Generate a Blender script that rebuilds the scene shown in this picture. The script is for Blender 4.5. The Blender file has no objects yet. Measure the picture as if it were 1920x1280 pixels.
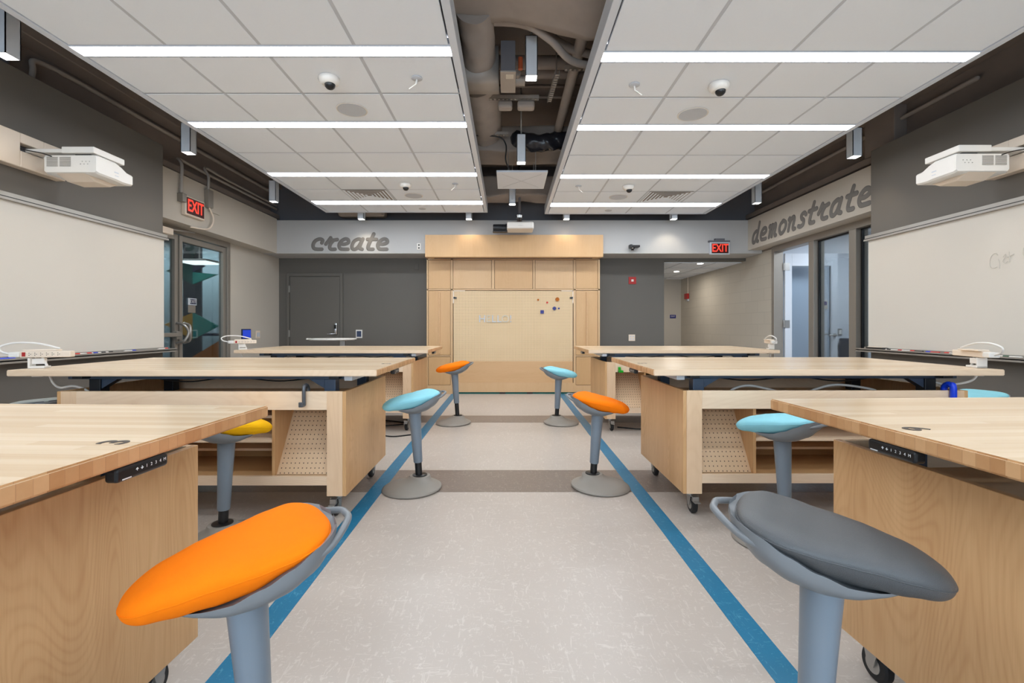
import bpy, bmesh, math, random
from mathutils import Vector, Matrix
random.seed(7)
PI = math.pi
sc = bpy.context.scene
C = sc.collection

# ------------------------------------------------------------------ camera, world, exposure
cd = bpy.data.cameras.new('camera')
cam = bpy.data.objects.new('camera', cd); C.objects.link(cam)
cd.sensor_fit = 'HORIZONTAL'; cd.sensor_width = 36.0; cd.lens = 36.0*870/1920
cd.shift_x = 7/1920; cd.shift_y = -27/1920
cd.clip_start = 0.05; cd.clip_end = 100
cam.location = (0, 0, 1.15); cam.rotation_euler = (PI/2, 0, 0)
sc.camera = cam
w = bpy.data.worlds.new('world'); sc.world = w; w.use_nodes = True
w.node_tree.nodes['Background'].inputs[0].default_value = (0.55, 0.72, 1.0, 1)
w.node_tree.nodes['Background'].inputs[1].default_value = 1.0
vs = sc.view_settings
vs.view_transform = 'Standard'; vs.look = 'None'; vs.exposure = 0.0; vs.gamma = 1.0
try: vs.use_curve_mapping = False
except Exception: pass
STRIP_POWER = 20.5

def lamp(kind, name, loc, power, color=(1, 1, 1), rot=(0, 0, 0), size=None, size_y=None, spot=None, blend=.5, parent=None):
    l = bpy.data.lights.new(name, kind); l.energy = power; l.color = color
    if kind == 'AREA':
        l.size = size or .5
        if size_y: l.shape = 'RECTANGLE'; l.size_y = size_y
    elif size is not None: l.shadow_soft_size = size
    if spot: l.spot_size = spot; l.spot_blend = blend
    o = bpy.data.objects.new(name, l); C.objects.link(o); o.rotation_euler = rot; o.location = loc
    if parent:
        o.parent = parent; o.location = Vector(loc) - parent.location
    return o

# ------------------------------------------------------------------ materials
# assumed cool daylight: area lamp added outside an unseen, assumed window wall
lamp('AREA', 'assumed_daylight', (.1, -3.75, 1.75), 270, (.80, .90, 1), (PI/2, 0, 0), size=6.4, size_y=2.1)

def srgb(r, g, b):
    f = lambda c: ((c/255+.055)/1.055)**2.4 if c > 10 else c/255/12.92
    return (f(r), f(g), f(b), 1)
def newmat(name):
    m = bpy.data.materials.new(name); m.use_nodes = True
    nt = m.node_tree; b = nt.nodes['Principled BSDF']
    return m, nt, b
def plain(name, col, rough=.5, metal=0, spec=.5, var=.06, scale=14, bump=0.0, bscale=300, coat=0):
    m, nt, b = newmat(name); N = nt.nodes; L = nt.links
    tc = N.new('ShaderNodeTexCoord'); no = N.new('ShaderNodeTexNoise'); no.inputs['Scale'].default_value = scale
    no.inputs['Detail'].default_value = 4
    L.new(tc.outputs['Object'], no.inputs['Vector'])
    mx = N.new('ShaderNodeMix'); mx.data_type = 'RGBA'
    c = Vector(col[:3])
    mx.inputs[6].default_value = (*(c*(1-var)), 1); mx.inputs[7].default_value = (*(c*(1+var)), 1)
    L.new(no.outputs[0], mx.inputs[0]); L.new(mx.outputs[2], b.inputs['Base Color'])
    b.inputs['Roughness'].default_value = rough; b.inputs['Metallic'].default_value = metal
    b.inputs['Specular IOR Level'].default_value = spec
    if coat: b.inputs['Coat Weight'].default_value = coat
    if bump:
        n2 = N.new('ShaderNodeTexNoise'); n2.inputs['Scale'].default_value = bscale; n2.inputs['Detail'].default_value = 2
        L.new(tc.outputs['Object'], n2.inputs['Vector'])
        bp = N.new('ShaderNodeBump'); bp.inputs['Strength'].default_value = bump; bp.inputs['Distance'].default_value = .002
        L.new(n2.outputs[0], bp.inputs['Height']); L.new(bp.outputs[0], b.inputs['Normal'])
    return m
def emit(name, col, strength):
    m, nt, b = newmat(name)
    b.inputs['Base Color'].default_value = (.02, .02, .02, 1)
    b.inputs['Emission Color'].default_value = (*col[:3], 1); b.inputs['Emission Strength'].default_value = strength
    return m
def glass(name, tint=(.9, .95, .95), refl=.5):
    m = bpy.data.materials.new(name); m.use_nodes = True
    nt = m.node_tree; N = nt.nodes; L = nt.links
    for n in list(N): N.remove(n)
    out = N.new('ShaderNodeOutputMaterial'); tr = N.new('ShaderNodeBsdfTransparent'); gl = N.new('ShaderNodeBsdfGlossy')
    tr.inputs[0].default_value = (*tint, 1); gl.inputs['Roughness'].default_value = .02
    fr = N.new('ShaderNodeFresnel'); fr.inputs[0].default_value = 1.5
    mul = N.new('ShaderNodeMath'); mul.operation = 'MULTIPLY'; mul.inputs[1].default_value = refl
    mix = N.new('ShaderNodeMixShader')
    L.new(fr.outputs[0], mul.inputs[0]); L.new(mul.outputs[0], mix.inputs[0])
    L.new(tr.outputs[0], mix.inputs[1]); L.new(gl.outputs[0], mix.inputs[2]); L.new(mix.outputs[0], out.inputs[0])
    return m
def wood(name, light, dark, axis='z', rough=.38, contrast=1.0):
    """maple veneer: fine pores, soft streaks and broad cathedral figure running along one axis"""
    m, nt, b = newmat(name); N = nt.nodes; L = nt.links
    tc = N.new('ShaderNodeTexCoord'); oi = N.new('ShaderNodeObjectInfo')
    off = N.new('ShaderNodeVectorMath'); off.operation = 'ADD'
    rv = N.new('ShaderNodeCombineXYZ'); mm = N.new('ShaderNodeMath'); mm.operation = 'MULTIPLY'; mm.inputs[1].default_value = 37.0
    L.new(oi.outputs['Random'], mm.inputs[0])
    for i in range(3): L.new(mm.outputs[0], rv.inputs[i])
    L.new(tc.outputs['Object'], off.inputs[0]); L.new(rv.outputs[0], off.inputs[1])
    def noise(across, along, detail=3, dist=0):
        mp = N.new('ShaderNodeMapping')
        s = [across]*3; s['xyz'.index(axis)] = along
        mp.inputs['Scale'].default_value = s
        L.new(off.outputs[0], mp.inputs[0])
        n = N.new('ShaderNodeTexNoise'); n.inputs['Scale'].default_value = 1; n.inputs['Detail'].default_value = detail
        n.inputs['Distortion'].default_value = dist
        L.new(mp.outputs[0], n.inputs['Vector']); return n
    n1 = noise(3.2, .55, 1.5, .5); n2 = noise(40, 1.2, 3); n3 = noise(260, 9, 2)
    # cathedral rings from the broad noise
    r = N.new('ShaderNodeMath'); r.operation = 'MULTIPLY'; r.inputs[1].default_value = 150
    L.new(n1.outputs[0], r.inputs[0])
    sn = N.new('ShaderNodeMath'); sn.operation = 'SINE'; L.new(r.outputs[0], sn.inputs[0])
    def mad(a, k, c):
        q = N.new('ShaderNodeMath'); q.operation = 'MULTIPLY_ADD'; L.new(a, q.inputs[0]); q.inputs[1].default_value = k
        if isinstance(c, float): q.inputs[2].default_value = c
        else: L.new(c, q.inputs[2])
        return q.outputs[0]
    sq = N.new('ShaderNodeMath'); sq.operation = 'POWER'; ab = N.new('ShaderNodeMath'); ab.operation = 'ABSOLUTE'
    L.new(sn.outputs[0], ab.inputs[0]); L.new(ab.outputs[0], sq.inputs[0]); sq.inputs[1].default_value = 5
    n4 = noise(6, 1.5, 2)
    gm = N.new('ShaderNodeMath'); gm.operation = 'MULTIPLY'; L.new(sq.outputs[0], gm.inputs[0]); L.new(n4.outputs[0], gm.inputs[1])
    v = mad(n4.outputs[0], .55*contrast, .0)
    v = mad(gm.outputs[0], .24*contrast, v)
    v = mad(n2.outputs[0], .40*contrast, v)
    v = mad(n3.outputs[0], .30*contrast, v)
    v = mad(v, 1.0, -.25*contrast)
    mx = N.new('ShaderNodeMix'); mx.data_type = 'RGBA'
    mx.inputs[6].default_value = light; mx.inputs[7].default_value = dark
    L.new(v, mx.inputs[0]); L.new(mx.outputs[2], b.inputs['Base Color'])
    b.inputs['Roughness'].default_value = rough; b.inputs['Specular IOR Level'].default_value = .4
    return m
def butcher(name, light, dark, tint, pitch=.034, rough=.25, end=False):
    """laminated staves running along x, each with a tone of its own"""
    m, nt, b = newmat(name); N = nt.nodes; L = nt.links
    tc = N.new('ShaderNodeTexCoord'); sp = N.new('ShaderNodeSeparateXYZ'); L.new(tc.outputs['Object'], sp.inputs[0])
    def M(op, a, bb=None):
        q = N.new('ShaderNodeMath'); q.operation = op
        for i, t in enumerate((a, bb)):
            if t is None: continue
            if isinstance(t, (int, float)): q.inputs[i].default_value = t
            else: L.new(t, q.inputs[i])
        return q.outputs[0]
    iy = M('FLOOR', M('DIVIDE', sp.outputs[1], pitch))
    # staves are finger-jointed at staggered lengths
    wn0 = N.new('ShaderNodeTexWhiteNoise'); wn0.noise_dimensions = '1D'; L.new(iy, wn0.inputs['W'])
    ix = M('FLOOR', M('ADD', M('DIVIDE', sp.outputs[0], 5.0 if end else 1.1), M('MULTIPLY', wn0.outputs[0], 3.0)))
    cv = N.new('ShaderNodeCombineXYZ'); L.new(ix, cv.inputs[0]); L.new(iy, cv.inputs[1])
    wn = N.new('ShaderNodeTexWhiteNoise'); wn.noise_dimensions = '3D'; L.new(cv.outputs[0], wn.inputs['Vector'])
    mp = N.new('ShaderNodeMapping'); mp.inputs['Scale'].default_value = (60, 60, 60) if end else (1.6, 90, 90)
    ad = N.new('ShaderNodeVectorMath'); ad.operation = 'ADD'; L.new(tc.outputs['Object'], ad.inputs[0]); L.new(wn.outputs['Color'], ad.inputs[1])
    L.new(ad.outputs[0], mp.inputs[0])
    n = N.new('ShaderNodeTexNoise'); n.inputs['Scale'].default_value = 1; n.inputs['Detail'].default_value = 4
    L.new(mp.outputs[0], n.inputs['Vector'])
    v = M('ADD', M('MULTIPLY', wn.outputs[0], .85 if end else .55), M('MULTIPLY', n.outputs[0], .3 if end else .55))
    mx = N.new('ShaderNodeMix'); mx.data_type = 'RGBA'; mx.inputs[6].default_value = light; mx.inputs[7].default_value = dark
    L.new(v, mx.inputs[0])
    fr = M('FRACT', M('DIVIDE', sp.outputs[1], pitch))
    seam = M('LESS_THAN', fr, .05 if end else .03)
    m2 = N.new('ShaderNodeMix'); m2.data_type = 'RGBA'; m2.inputs[7].default_value = tint
    L.new(M('MULTIPLY', seam, .35 if end else .3), m2.inputs[0]); L.new(mx.outputs[2], m2.inputs[6])
    L.new(m2.outputs[2], b.inputs['Base Color'])
    b.inputs['Roughness'].default_value = rough; b.inputs['Specular IOR Level'].default_value = .5
    return m
def pegmat(name, light, dark, ax, pitch=.0254, rad=.16, hole=(.09, .05, .03, 1)):
    """drilled hardboard: a square grid of round holes in the two given axes"""
    m, nt, b = newmat(name); N = nt.nodes; L = nt.links
    tc = N.new('ShaderNodeTexCoord'); sp = N.new('ShaderNodeSeparateXYZ'); L.new(tc.outputs['Object'], sp.inputs[0])
    def M(op, a, bb=None):
        q = N.new('ShaderNodeMath'); q.operation = op
        for i, t in enumerate((a, bb)):
            if t is None: continue
            if isinstance(t, (int, float)): q.inputs[i].default_value = t
            else: L.new(t, q.inputs[i])
        return q.outputs[0]
    d = [M('SUBTRACT', M('FRACT', M('DIVIDE', sp.outputs[i], pitch)), .5) for i in ax]
    r = M('SQRT', M('ADD', M('MULTIPLY', d[0], d[0]), M('MULTIPLY', d[1], d[1])))
    mask = M('LESS_THAN', r, rad)
    no = N.new('ShaderNodeTexNoise'); no.inputs['Scale'].default_value = 3; no.inputs['Detail'].default_value = 5
    L.new(tc.outputs['Object'], no.inputs['Vector'])
    mx = N.new('ShaderNodeMix'); mx.data_type = 'RGBA'; mx.inputs[6].default_value = light; mx.inputs[7].default_value = dark
    L.new(no.outputs[0], mx.inputs[0])
    m2 = N.new('ShaderNodeMix'); m2.data_type = 'RGBA'; m2.inputs[7].default_value = hole
    L.new(mask, m2.inputs[0]); L.new(mx.outputs[2], m2.inputs[6]); L.new(m2.outputs[2], b.inputs['Base Color'])
    b.inputs['Roughness'].default_value = .5
    return m
def vct(name, base, alt, fleck, amount=.58, rough=.33):
    """vinyl composition tile with pale scratchy flecks and faint tile joints"""
    m, nt, b = newmat(name); N = nt.nodes; L = nt.links
    tc = N.new('ShaderNodeTexCoord')
    n0 = N.new('ShaderNodeTexNoise'); n0.inputs['Scale'].default_value = 2.2; n0.inputs['Detail'].default_value = 5
    L.new(tc.outputs['Object'], n0.inputs['Vector'])
    mx = N.new('ShaderNodeMix'); mx.data_type = 'RGBA'; mx.inputs[6].default_value = base; mx.inputs[7].default_value = alt
    L.new(n0.outputs[0], mx.inputs[0])
    last = mx.outputs[2]
    for k, (sx, sy, rot, thr) in enumerate(((46, 12, .5, amount), (13, 44, .3, amount+.01), (30, 30, 0, amount+.02))):
        mp = N.new('ShaderNodeMapping'); mp.inputs['Scale'].default_value = (sx, sy, 10); mp.inputs['Rotation'].default_value = (0, 0, rot)
        mp.inputs['Location'].default_value = (k*3.3, k*1.7, 0)
        L.new(tc.outputs['Object'], mp.inputs[0])
        n = N.new('ShaderNodeTexNoise'); n.inputs['Scale'].default_value = 1; n.inputs['Detail'].default_value = 6; n.inputs['Distortion'].default_value = 1.6
        n.inputs['Roughness'].default_value = .65
        L.new(mp.outputs[0], n.inputs['Vector'])
        rp = N.new('ShaderNodeMapRange'); rp.inputs[1].default_value = thr; rp.inputs[2].default_value = thr+.05
        rp.inputs[4].default_value = .38
        L.new(n.outputs[0], rp.inputs[0])
        q = N.new('ShaderNodeMix'); q.data_type = 'RGBA'; q.inputs[7].default_value = fleck
        L.new(rp.outputs[0], q.inputs[0]); L.new(last, q.inputs[6]); last = q.outputs[2]
    L.new(last, b.inputs['Base Color'])
    b.inputs['Roughness'].default_value = rough; b.inputs['Specular IOR Level'].default_value = .35
    return m
def blocks(name, col):
    m, nt, b = newmat(name); N = nt.nodes; L = nt.links
    tc = N.new('ShaderNodeTexCoord'); mp = N.new('ShaderNodeMapping'); mp.inputs['Rotation'].default_value = (PI/2, 0, PI/2)
    sp = N.new('ShaderNodeSeparateXYZ'); cb = N.new('ShaderNodeCombineXYZ')
    L.new(tc.outputs['Object'], sp.inputs[0]); L.new(sp.outputs[1], cb.inputs[0]); L.new(sp.outputs[2], cb.inputs[1])
    br = N.new('ShaderNodeTexBrick'); L.new(cb.outputs[0], br.inputs['Vector'])
    c = Vector(col[:3])
    br.inputs['Color1'].default_value = col; br.inputs['Color2'].default_value = (*(c*.97), 1); br.inputs['Mortar'].default_value = (*(c*.85), 1)
    br.inputs['Scale'].default_value = 1; br.inputs['Brick Width'].default_value = .4; br.inputs['Row Height'].default_value = .2
    br.inputs['Mortar Size'].default_value = .004
    L.new(br.outputs[0], b.inputs['Base Color']); b.inputs['Roughness'].default_value = .6
    bp = N.new('ShaderNodeBump'); bp.inputs['Strength'].default_value = .2; bp.inputs['Distance'].default_value = .003; bp.invert = True
    L.new(br.outputs['Fac'], bp.inputs['Height']); L.new(bp.outputs[0], b.inputs['Normal'])
    return m

M = {}
M['floor'] = vct('vinyl_light', srgb(193, 183, 174), srgb(184, 174, 165), srgb(220, 213, 205))
M['floor_band'] = vct('vinyl_brown', srgb(134, 122, 114), srgb(124, 112, 105), srgb(168, 156, 146), .57)
M['floor_blue'] = vct('vinyl_blue', srgb(30, 122, 160), srgb(22, 108, 148), srgb(110, 178, 204), .6)
M['grey_wall'] = plain('grey_paint', srgb(106, 101, 94), .55, var=.03, scale=2, bump=.15)
M['back_grey'] = plain('grey_paint_back', srgb(99, 95, 89), .55, var=.03, scale=2, bump=.15)
M['beige'] = plain('greige_paint', srgb(196, 188, 176), .6, var=.02, scale=2, bump=.15)
M['beam'] = plain('beam_paint', srgb(188, 187, 186), .5, var=.02, scale=2, bump=.1)
M['lobby'] = plain('lobby_paint', srgb(158, 176, 184), .6, var=.05, scale=1)
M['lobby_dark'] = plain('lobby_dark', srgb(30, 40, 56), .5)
M['cool_white'] = plain('cool_white_paint', srgb(205, 210, 218), .55, var=.02, scale=2)
M['block'] = blocks('painted_block', srgb(196, 188, 174))
M['dark_brown'] = plain('dark_brown_paint', srgb(138, 126, 118), .75, var=.12, scale=5, bump=.3, bscale=60)
M['dark_duct'] = plain('dark_duct_paint', srgb(170, 160, 152), .8, var=.15, scale=6, bump=.8, bscale=18)
M['dark_grey'] = plain('charcoal_paint', srgb(108, 107, 112), .6, var=.06, scale=3)
M['tile'] = plain('acoustic_tile', srgb(241, 247, 255), .9, spec=.1, var=.012, scale=60, bump=.3, bscale=500)
M['tbar'] = plain('grid_white', srgb(200, 205, 213), .5, var=.02)
M['fascia'] = plain('fascia_white', srgb(220, 226, 236), .4, var=.02)
M['strip'] = emit('light_diffuser', (.92, .97, 1.02), STRIP_POWER)
M['downlight'] = emit('downlight_lens', (1, .93, .82), 14)
M['can_light'] = emit('can_light', (1, .97, .9), 12)
M['pendant'] = plain('pendant_aluminium', srgb(226, 232, 240), .4, metal=0, var=.03)
M['rod'] = plain('rod_grey', srgb(170, 168, 165), .4, metal=.5)
M['steel'] = plain('brushed_steel', srgb(175, 172, 168), .35, metal=.8, scale=40)
M['chrome'] = plain('chrome', srgb(200, 202, 205), .18, metal=1)
M['alu'] = plain('anodised_aluminium', srgb(150, 143, 134), .42, metal=.35, var=.03)
M['strut'] = plain('strut_grey', srgb(176, 168, 160), .55, metal=.3)
M['veneer'] = wood('maple_veneer_upright', srgb(228, 186, 136), srgb(190, 140, 90), 'z', contrast=1.2)
M['stile_lit_wood'] = wood('maple_upright_front_lit', srgb(242, 212, 178), srgb(216, 178, 138), 'z')  # paler copy of the veneer; front light on the stiles is painted in
M['veneer_x'] = wood('maple_level_front_lit', srgb(248, 224, 196), srgb(222, 190, 156), 'x')  # lightened as well: front light on aprons and rails sits in the colour
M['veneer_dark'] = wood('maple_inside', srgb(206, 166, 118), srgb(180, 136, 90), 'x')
M['feature'] = wood('feature_maple', srgb(214, 176, 130), srgb(196, 152, 104), 'z', contrast=.8)
M['feature2'] = wood('feature_maple_pale', srgb(218, 184, 142), srgb(202, 162, 118), 'z', contrast=.8)
M['feature_x'] = wood('feature_maple_level', srgb(218, 180, 136), srgb(198, 154, 108), 'x', contrast=.8)
M['top'] = butcher('maple_butcher_block', srgb(236, 214, 184), srgb(208, 178, 142), srgb(190, 150, 110))
M['top_end'] = butcher('maple_end_grain', srgb(222, 176, 128), srgb(192, 140, 92), srgb(160, 110, 70), pitch=.027, end=True, rough=.4)
M['pegboard'] = pegmat('drilled_maple', srgb(232, 206, 166), srgb(222, 192, 150), (0, 2), rad=.17)
M['pegboard_small'] = pegmat('drilled_maple_small', srgb(228, 198, 162), srgb(214, 180, 142), (0, 2), rad=.13)
M['black_metal'] = plain('black_steel', srgb(34, 37, 42), .4, metal=.2)
M['slate_metal'] = plain('slate_steel', srgb(70, 84, 104), .4, metal=.3)
M['black'] = plain('black_plastic', srgb(20, 20, 22), .35)
M['rubber'] = plain('black_rubber', srgb(26, 26, 28), .6)
M['white'] = plain('white_plastic', srgb(232, 228, 222), .4, var=.02)
M['ivory'] = plain('ivory_plastic', srgb(232, 216, 198), .45, var=.02)
M['print'] = plain('white_print', srgb(225, 225, 225), .5)
M['faint'] = plain('faint_ink', srgb(207, 200, 189), .5)
M['ink'] = plain('dark_ink', srgb(70, 60, 52), .6)
M['letter'] = plain('letter_grey', srgb(118, 114, 110), .6, var=.03)
M['board'] = plain('whiteboard_enamel', srgb(222, 215, 204), .28, var=.012, scale=1.5)
M['tray'] = plain('tray_aluminium', srgb(170, 166, 160), .35, metal=.5)
M['orange'] = plain('orange_fabric', (1.0, .215, .003, 1), .85, spec=.15, var=.05, scale=30, bump=.35, bscale=900)
M['blue'] = plain('light_blue_fabric', srgb(146, 212, 226), .8, spec=.2, var=.04, scale=30, bump=.35, bscale=900)
M['yellow'] = plain('yellow_fabric', srgb(246, 184, 10), .8, spec=.2, var=.04, scale=30, bump=.35, bscale=900)
M['grey_vinyl'] = plain('grey_vinyl', srgb(80, 82, 84), .42, var=.05, scale=40, bump=.4, bscale=500)
M['pale_grey'] = plain('pale_grey_fabric', srgb(176, 182, 178), .6)
M['shell'] = plain('stool_grey_plastic', srgb(124, 128, 132), .38, var=.02)
M['pole'] = plain('stool_blue_grey', srgb(122, 134, 146), .35, var=.02)
M['stoolbase'] = plain('stool_base_grey', srgb(146, 140, 132), .5, var=.04, bump=.3, bscale=400)
M['red'] = plain('alarm_red', srgb(170, 30, 26), .4)
M['ink_red'] = plain('marker_red', srgb(210, 50, 36), .4)
M['ink_blue'] = plain('marker_blue', srgb(30, 60, 200), .4)
M['ink_green'] = plain('marker_green', srgb(20, 80, 50), .4)
M['clamp_blue'] = plain('clamp_blue', srgb(14, 64, 220), .3)
M['clamp_green'] = plain('clamp_green', srgb(20, 160, 30), .35)
M['clamp_grey'] = plain('clamp_grey', srgb(96, 100, 106), .3, metal=.4)
M['sign_blue'] = plain('sign_blue', srgb(28, 34, 120), .4)
M['navy'] = plain('navy_panel', srgb(22, 36, 70), .4)
M['teal'] = plain('teal_felt', srgb(20, 140, 130), .8, var=.2, scale=12)
M['dteal'] = plain('deep_teal_felt', srgb(14, 84, 78), .8, var=.2, scale=12)
M['ochre'] = plain('ochre_felt', srgb(190, 136, 20), .8, var=.2, scale=12)
M['rust'] = plain('rust_felt', srgb(176, 98, 26), .8, var=.2, scale=12)
M['exit_red'] = emit('exit_red', (1, .055, .03), 1.25)
M['exit_dark'] = plain('exit_face', srgb(70, 16, 14), .35)
M['screen_blue'] = emit('screen_blue', (.015, .07, .8), .7)
M['screen_dark'] = emit('screen_dark', (.03, .06, .16), .4)
M['lamp_lobby'] = emit('lobby_lamp', (.9, 1, 1), 5)
M['glass'] = glass('clear_glass', (.93, .96, .97), .7)
M['glass_dark'] = glass('tinted_glass', (.82, .88, .90), .8)
M['glass_frost'] = glass('blue_tinted_glass', (.90, .94, .97), .6)
M['copper'] = plain('orange_valve', srgb(190, 90, 50), .5)
M['label'] = plain('paper_label', srgb(214, 206, 190), .7, var=.15, scale=90)
M['plastic_wrap'] = plain('black_wrap', srgb(44, 44, 50), .25, bump=1.0, bscale=20)

# ------------------------------------------------------------------ geometry helpers
def root_off(p):
    while p.parent: p = p.parent
    return p.location
class MB:
    def __init__(s): s.bm = bmesh.new()
    def box(s, x0, x1, y0, y1, z0, z1, mi=0):
        vs = [s.bm.verts.new((x, y, z)) for x in (x0, x1) for y in (y0, y1) for z in (z0, z1)]
        for f in ((0,1,3,2),(4,6,7,5),(0,4,5,1),(2,3,7,6),(0,2,6,4),(1,5,7,3)):
            fc = s.bm.faces.new([vs[i] for i in f]); fc.material_index = mi
        return vs
    def prism(s, pts, axis, a, b):
        """pts: 2D outline; extruded along axis from a to b"""
        def P(p, t):
            if axis == 'x': return (t, p[0], p[1])
            if axis == 'y': return (p[0], t, p[1])
            return (p[0], p[1], t)
        A = [s.bm.verts.new(P(p, a)) for p in pts]; B = [s.bm.verts.new(P(p, b)) for p in pts]
        n = len(pts); s.bm.faces.new(A); s.bm.faces.new(B[::-1])
        for i in range(n): s.bm.faces.new((A[i], B[i], B[(i+1) % n], A[(i+1) % n]))
    def lathe(s, prof, c=(0, 0, 0), n=32, shift=None, axis='z'):
        """prof: (r, h) list; shift(h)->(dx,dy)"""
        rings = []
        for r, h in prof:
            dx, dy = shift(h) if shift else (0, 0)
            ring = []
            for k in range(n):
                a = 2*PI*k/n; u, v = r*math.cos(a)+dx, r*math.sin(a)+dy
                p = (u, v, h) if axis == 'z' else ((u, h, v) if axis == 'y' else (h, u, v))
                ring.append(s.bm.verts.new((c[0]+p[0], c[1]+p[1], c[2]+p[2])))
            rings.append(ring)
        for i in range(len(rings)-1):
            for k in range(n):
                s.bm.faces.new((rings[i][k], rings[i][(k+1) % n], rings[i+1][(k+1) % n], rings[i+1][k]))
        s.bm.faces.new(rings[0][::-1]); s.bm.faces.new(rings[-1])
    def cyl(s, c, r, h, axis='z', n=24): s.lathe([(r, 0), (r, h)], c, n, axis=axis)
    def tube(s, path, r, n=10, flat=None, cap=True):
        """round tube along a path of points; flat=(axis, factor, centre) squeezes it"""
        P = [Vector(p) for p in path]; start = len(s.bm.verts); rings = []
        up = Vector((0, 0, 1)); prev = None
        def ring(c, t, rr):
            nonlocal prev
            t = t.normalized()
            if prev is None:
                a = up if abs(t.dot(up)) < .9 else Vector((1, 0, 0)); prev = t.cross(a).normalized()
            u = (prev - t*prev.dot(t)).normalized(); prev = u; v = t.cross(u)
            return [s.bm.verts.new(c+rr*(math.cos(2*PI*k/n)*u+math.sin(2*PI*k/n)*v)) for k in range(n)]
        T = [(P[min(i+1, len(P)-1)]-P[max(i-1, 0)]) for i in range(len(P))]
        if cap:
            for a in (80, 50, 25):
                a = math.radians(a); rings.append(ring(P[0]-T[0].normalized()*r*math.sin(a), T[0], r*math.cos(a)))
        for p, t in zip(P, T): rings.append(ring(p, t, r))
        if cap:
            for a in (25, 50, 80):
                a = math.radians(a); rings.append(ring(P[-1]+T[-1].normalized()*r*math.sin(a), T[-1], r*math.cos(a)))
        for i in range(len(rings)-1):
            for k in range(n): s.bm.faces.new((rings[i][k], rings[i][(k+1) % n], rings[i+1][(k+1) % n], rings[i+1][k]))
        s.bm.faces.new(rings[0][::-1]); s.bm.faces.new(rings[-1])
        if flat:
            ax, f, c0 = flat; s.bm.verts.ensure_lookup_table()
            for R in rings:
                for v in R: v.co[ax] = c0+(v.co[ax]-c0)*f
    def loft(s, rings, closed=True):
        R = [[s.bm.verts.new(p) for p in r] for r in rings]; n = len(R[0])
        for i in range(len(R)-1):
            for k in range(n if closed else n-1):
                s.bm.faces.new((R[i][k], R[i][(k+1) % n], R[i+1][(k+1) % n], R[i+1][k]))
        if closed: s.bm.faces.new(R[0][::-1]); s.bm.faces.new(R[-1])
    def xform(s, M4): bmesh.ops.transform(s.bm, matrix=M4, verts=s.bm.verts)
    def obj(s, name, mat, parent=None, bevel=0, smooth=False, world=True, seg=2, subd=0):
        bmesh.ops.recalc_face_normals(s.bm, faces=s.bm.faces)
        me = bpy.data.meshes.new(name); s.bm.to_mesh(me); s.bm.free()
        for mm in (mat if isinstance(mat, (list, tuple)) else [mat]): me.materials.append(mm)
        o = bpy.data.objects.new(name, me); C.objects.link(o)
        if parent:
            o.parent = parent
            if world:
                me.transform(Matrix.Translation(-Vector(root_off(parent))))
        if smooth:
            for p in me.polygons: p.use_smooth = True
            if smooth == 'auto':
                me.set_sharp_from_angle(angle=math.radians(38))
        if bevel:
            md = o.modifiers.new('bevel', 'BEVEL'); md.width = bevel; md.segments = seg; md.limit_method = 'ANGLE'; md.angle_limit = math.radians(40)
        if subd:
            md = o.modifiers.new('sub', 'SUBSURF'); md.levels = subd; md.render_levels = subd
        return o
def bx(name, mat, x0, x1, y0, y1, z0, z1, parent=None, bevel=0):
    m = MB(); m.box(x0, x1, y0, y1, z0, z1); return m.obj(name, mat, parent, bevel)
def tag(o, label, cat, group=None):
    o['label'] = label; o['category'] = cat
    if group: o['group'] = group
    return o
def thing(name, label, cat, loc=(0, 0, 0), group=None, rotz=0):
    o = bpy.data.objects.new(name, None); C.objects.link(o); o.location = loc; o.rotation_euler = (0, 0, rotz)
    o.empty_display_size = .1
    return tag(o, label, cat, group)
def struct(o): o['kind'] = 'structure'; return o
def sbx(name, mat, *a, bevel=0): return struct(bx(name, mat, *a, bevel=bevel))
def copy_tree(o, parent=None):
    c = o.copy(); C.objects.link(c)
    if parent: c.parent = parent; c.matrix_parent_inverse = o.matrix_parent_inverse.copy()
    for ch in list(o.children): copy_tree(ch, c)
    return c
def place(o, loc, label=None, rotz=None):
    o.location = loc
    if rotz is not None: o.rotation_euler = (0, 0, rotz)
    if label: o['label'] = label
    return o
def text_obj(name, s, size, mat, M4, parent=None, ext=.001, align='CENTER', off=0):
    cu = bpy.data.curves.new(name+'_c', 'FONT'); cu.body = s; cu.size = size; cu.extrude = ext; cu.align_x = align; cu.align_y = 'CENTER'; cu.offset = off
    t = bpy.data.objects.new(name+'_t', cu); C.objects.link(t)
    bpy.context.view_layer.update()
    me = bpy.data.meshes.new_from_object(t.evaluated_get(bpy.context.evaluated_depsgraph_get()))
    bpy.data.objects.remove(t); bpy.data.curves.remove(cu)
    me.name = name; me.transform(M4); me.materials.clear(); me.materials.append(mat)
    o = bpy.data.objects.new(name, me); C.objects.link(o)
    if parent: o.parent = parent; me.transform(Matrix.Translation(-Vector(root_off(parent))))
    return o
def face_mat(loc, facing):
    """text plane: 'front' faces the camera (-y); 'east' faces +x; 'west' faces -x"""
    if facing == 'front': R = Matrix(((1,0,0),(0,0,-1),(0,1,0)))
    elif facing == 'east': R = Matrix(((0,0,1),(1,0,0),(0,1,0)))
    elif facing == 'west': R = Matrix(((0,0,-1),(-1,0,0),(0,1,0)))
    return Matrix.Translation(loc) @ R.to_4x4()
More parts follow.
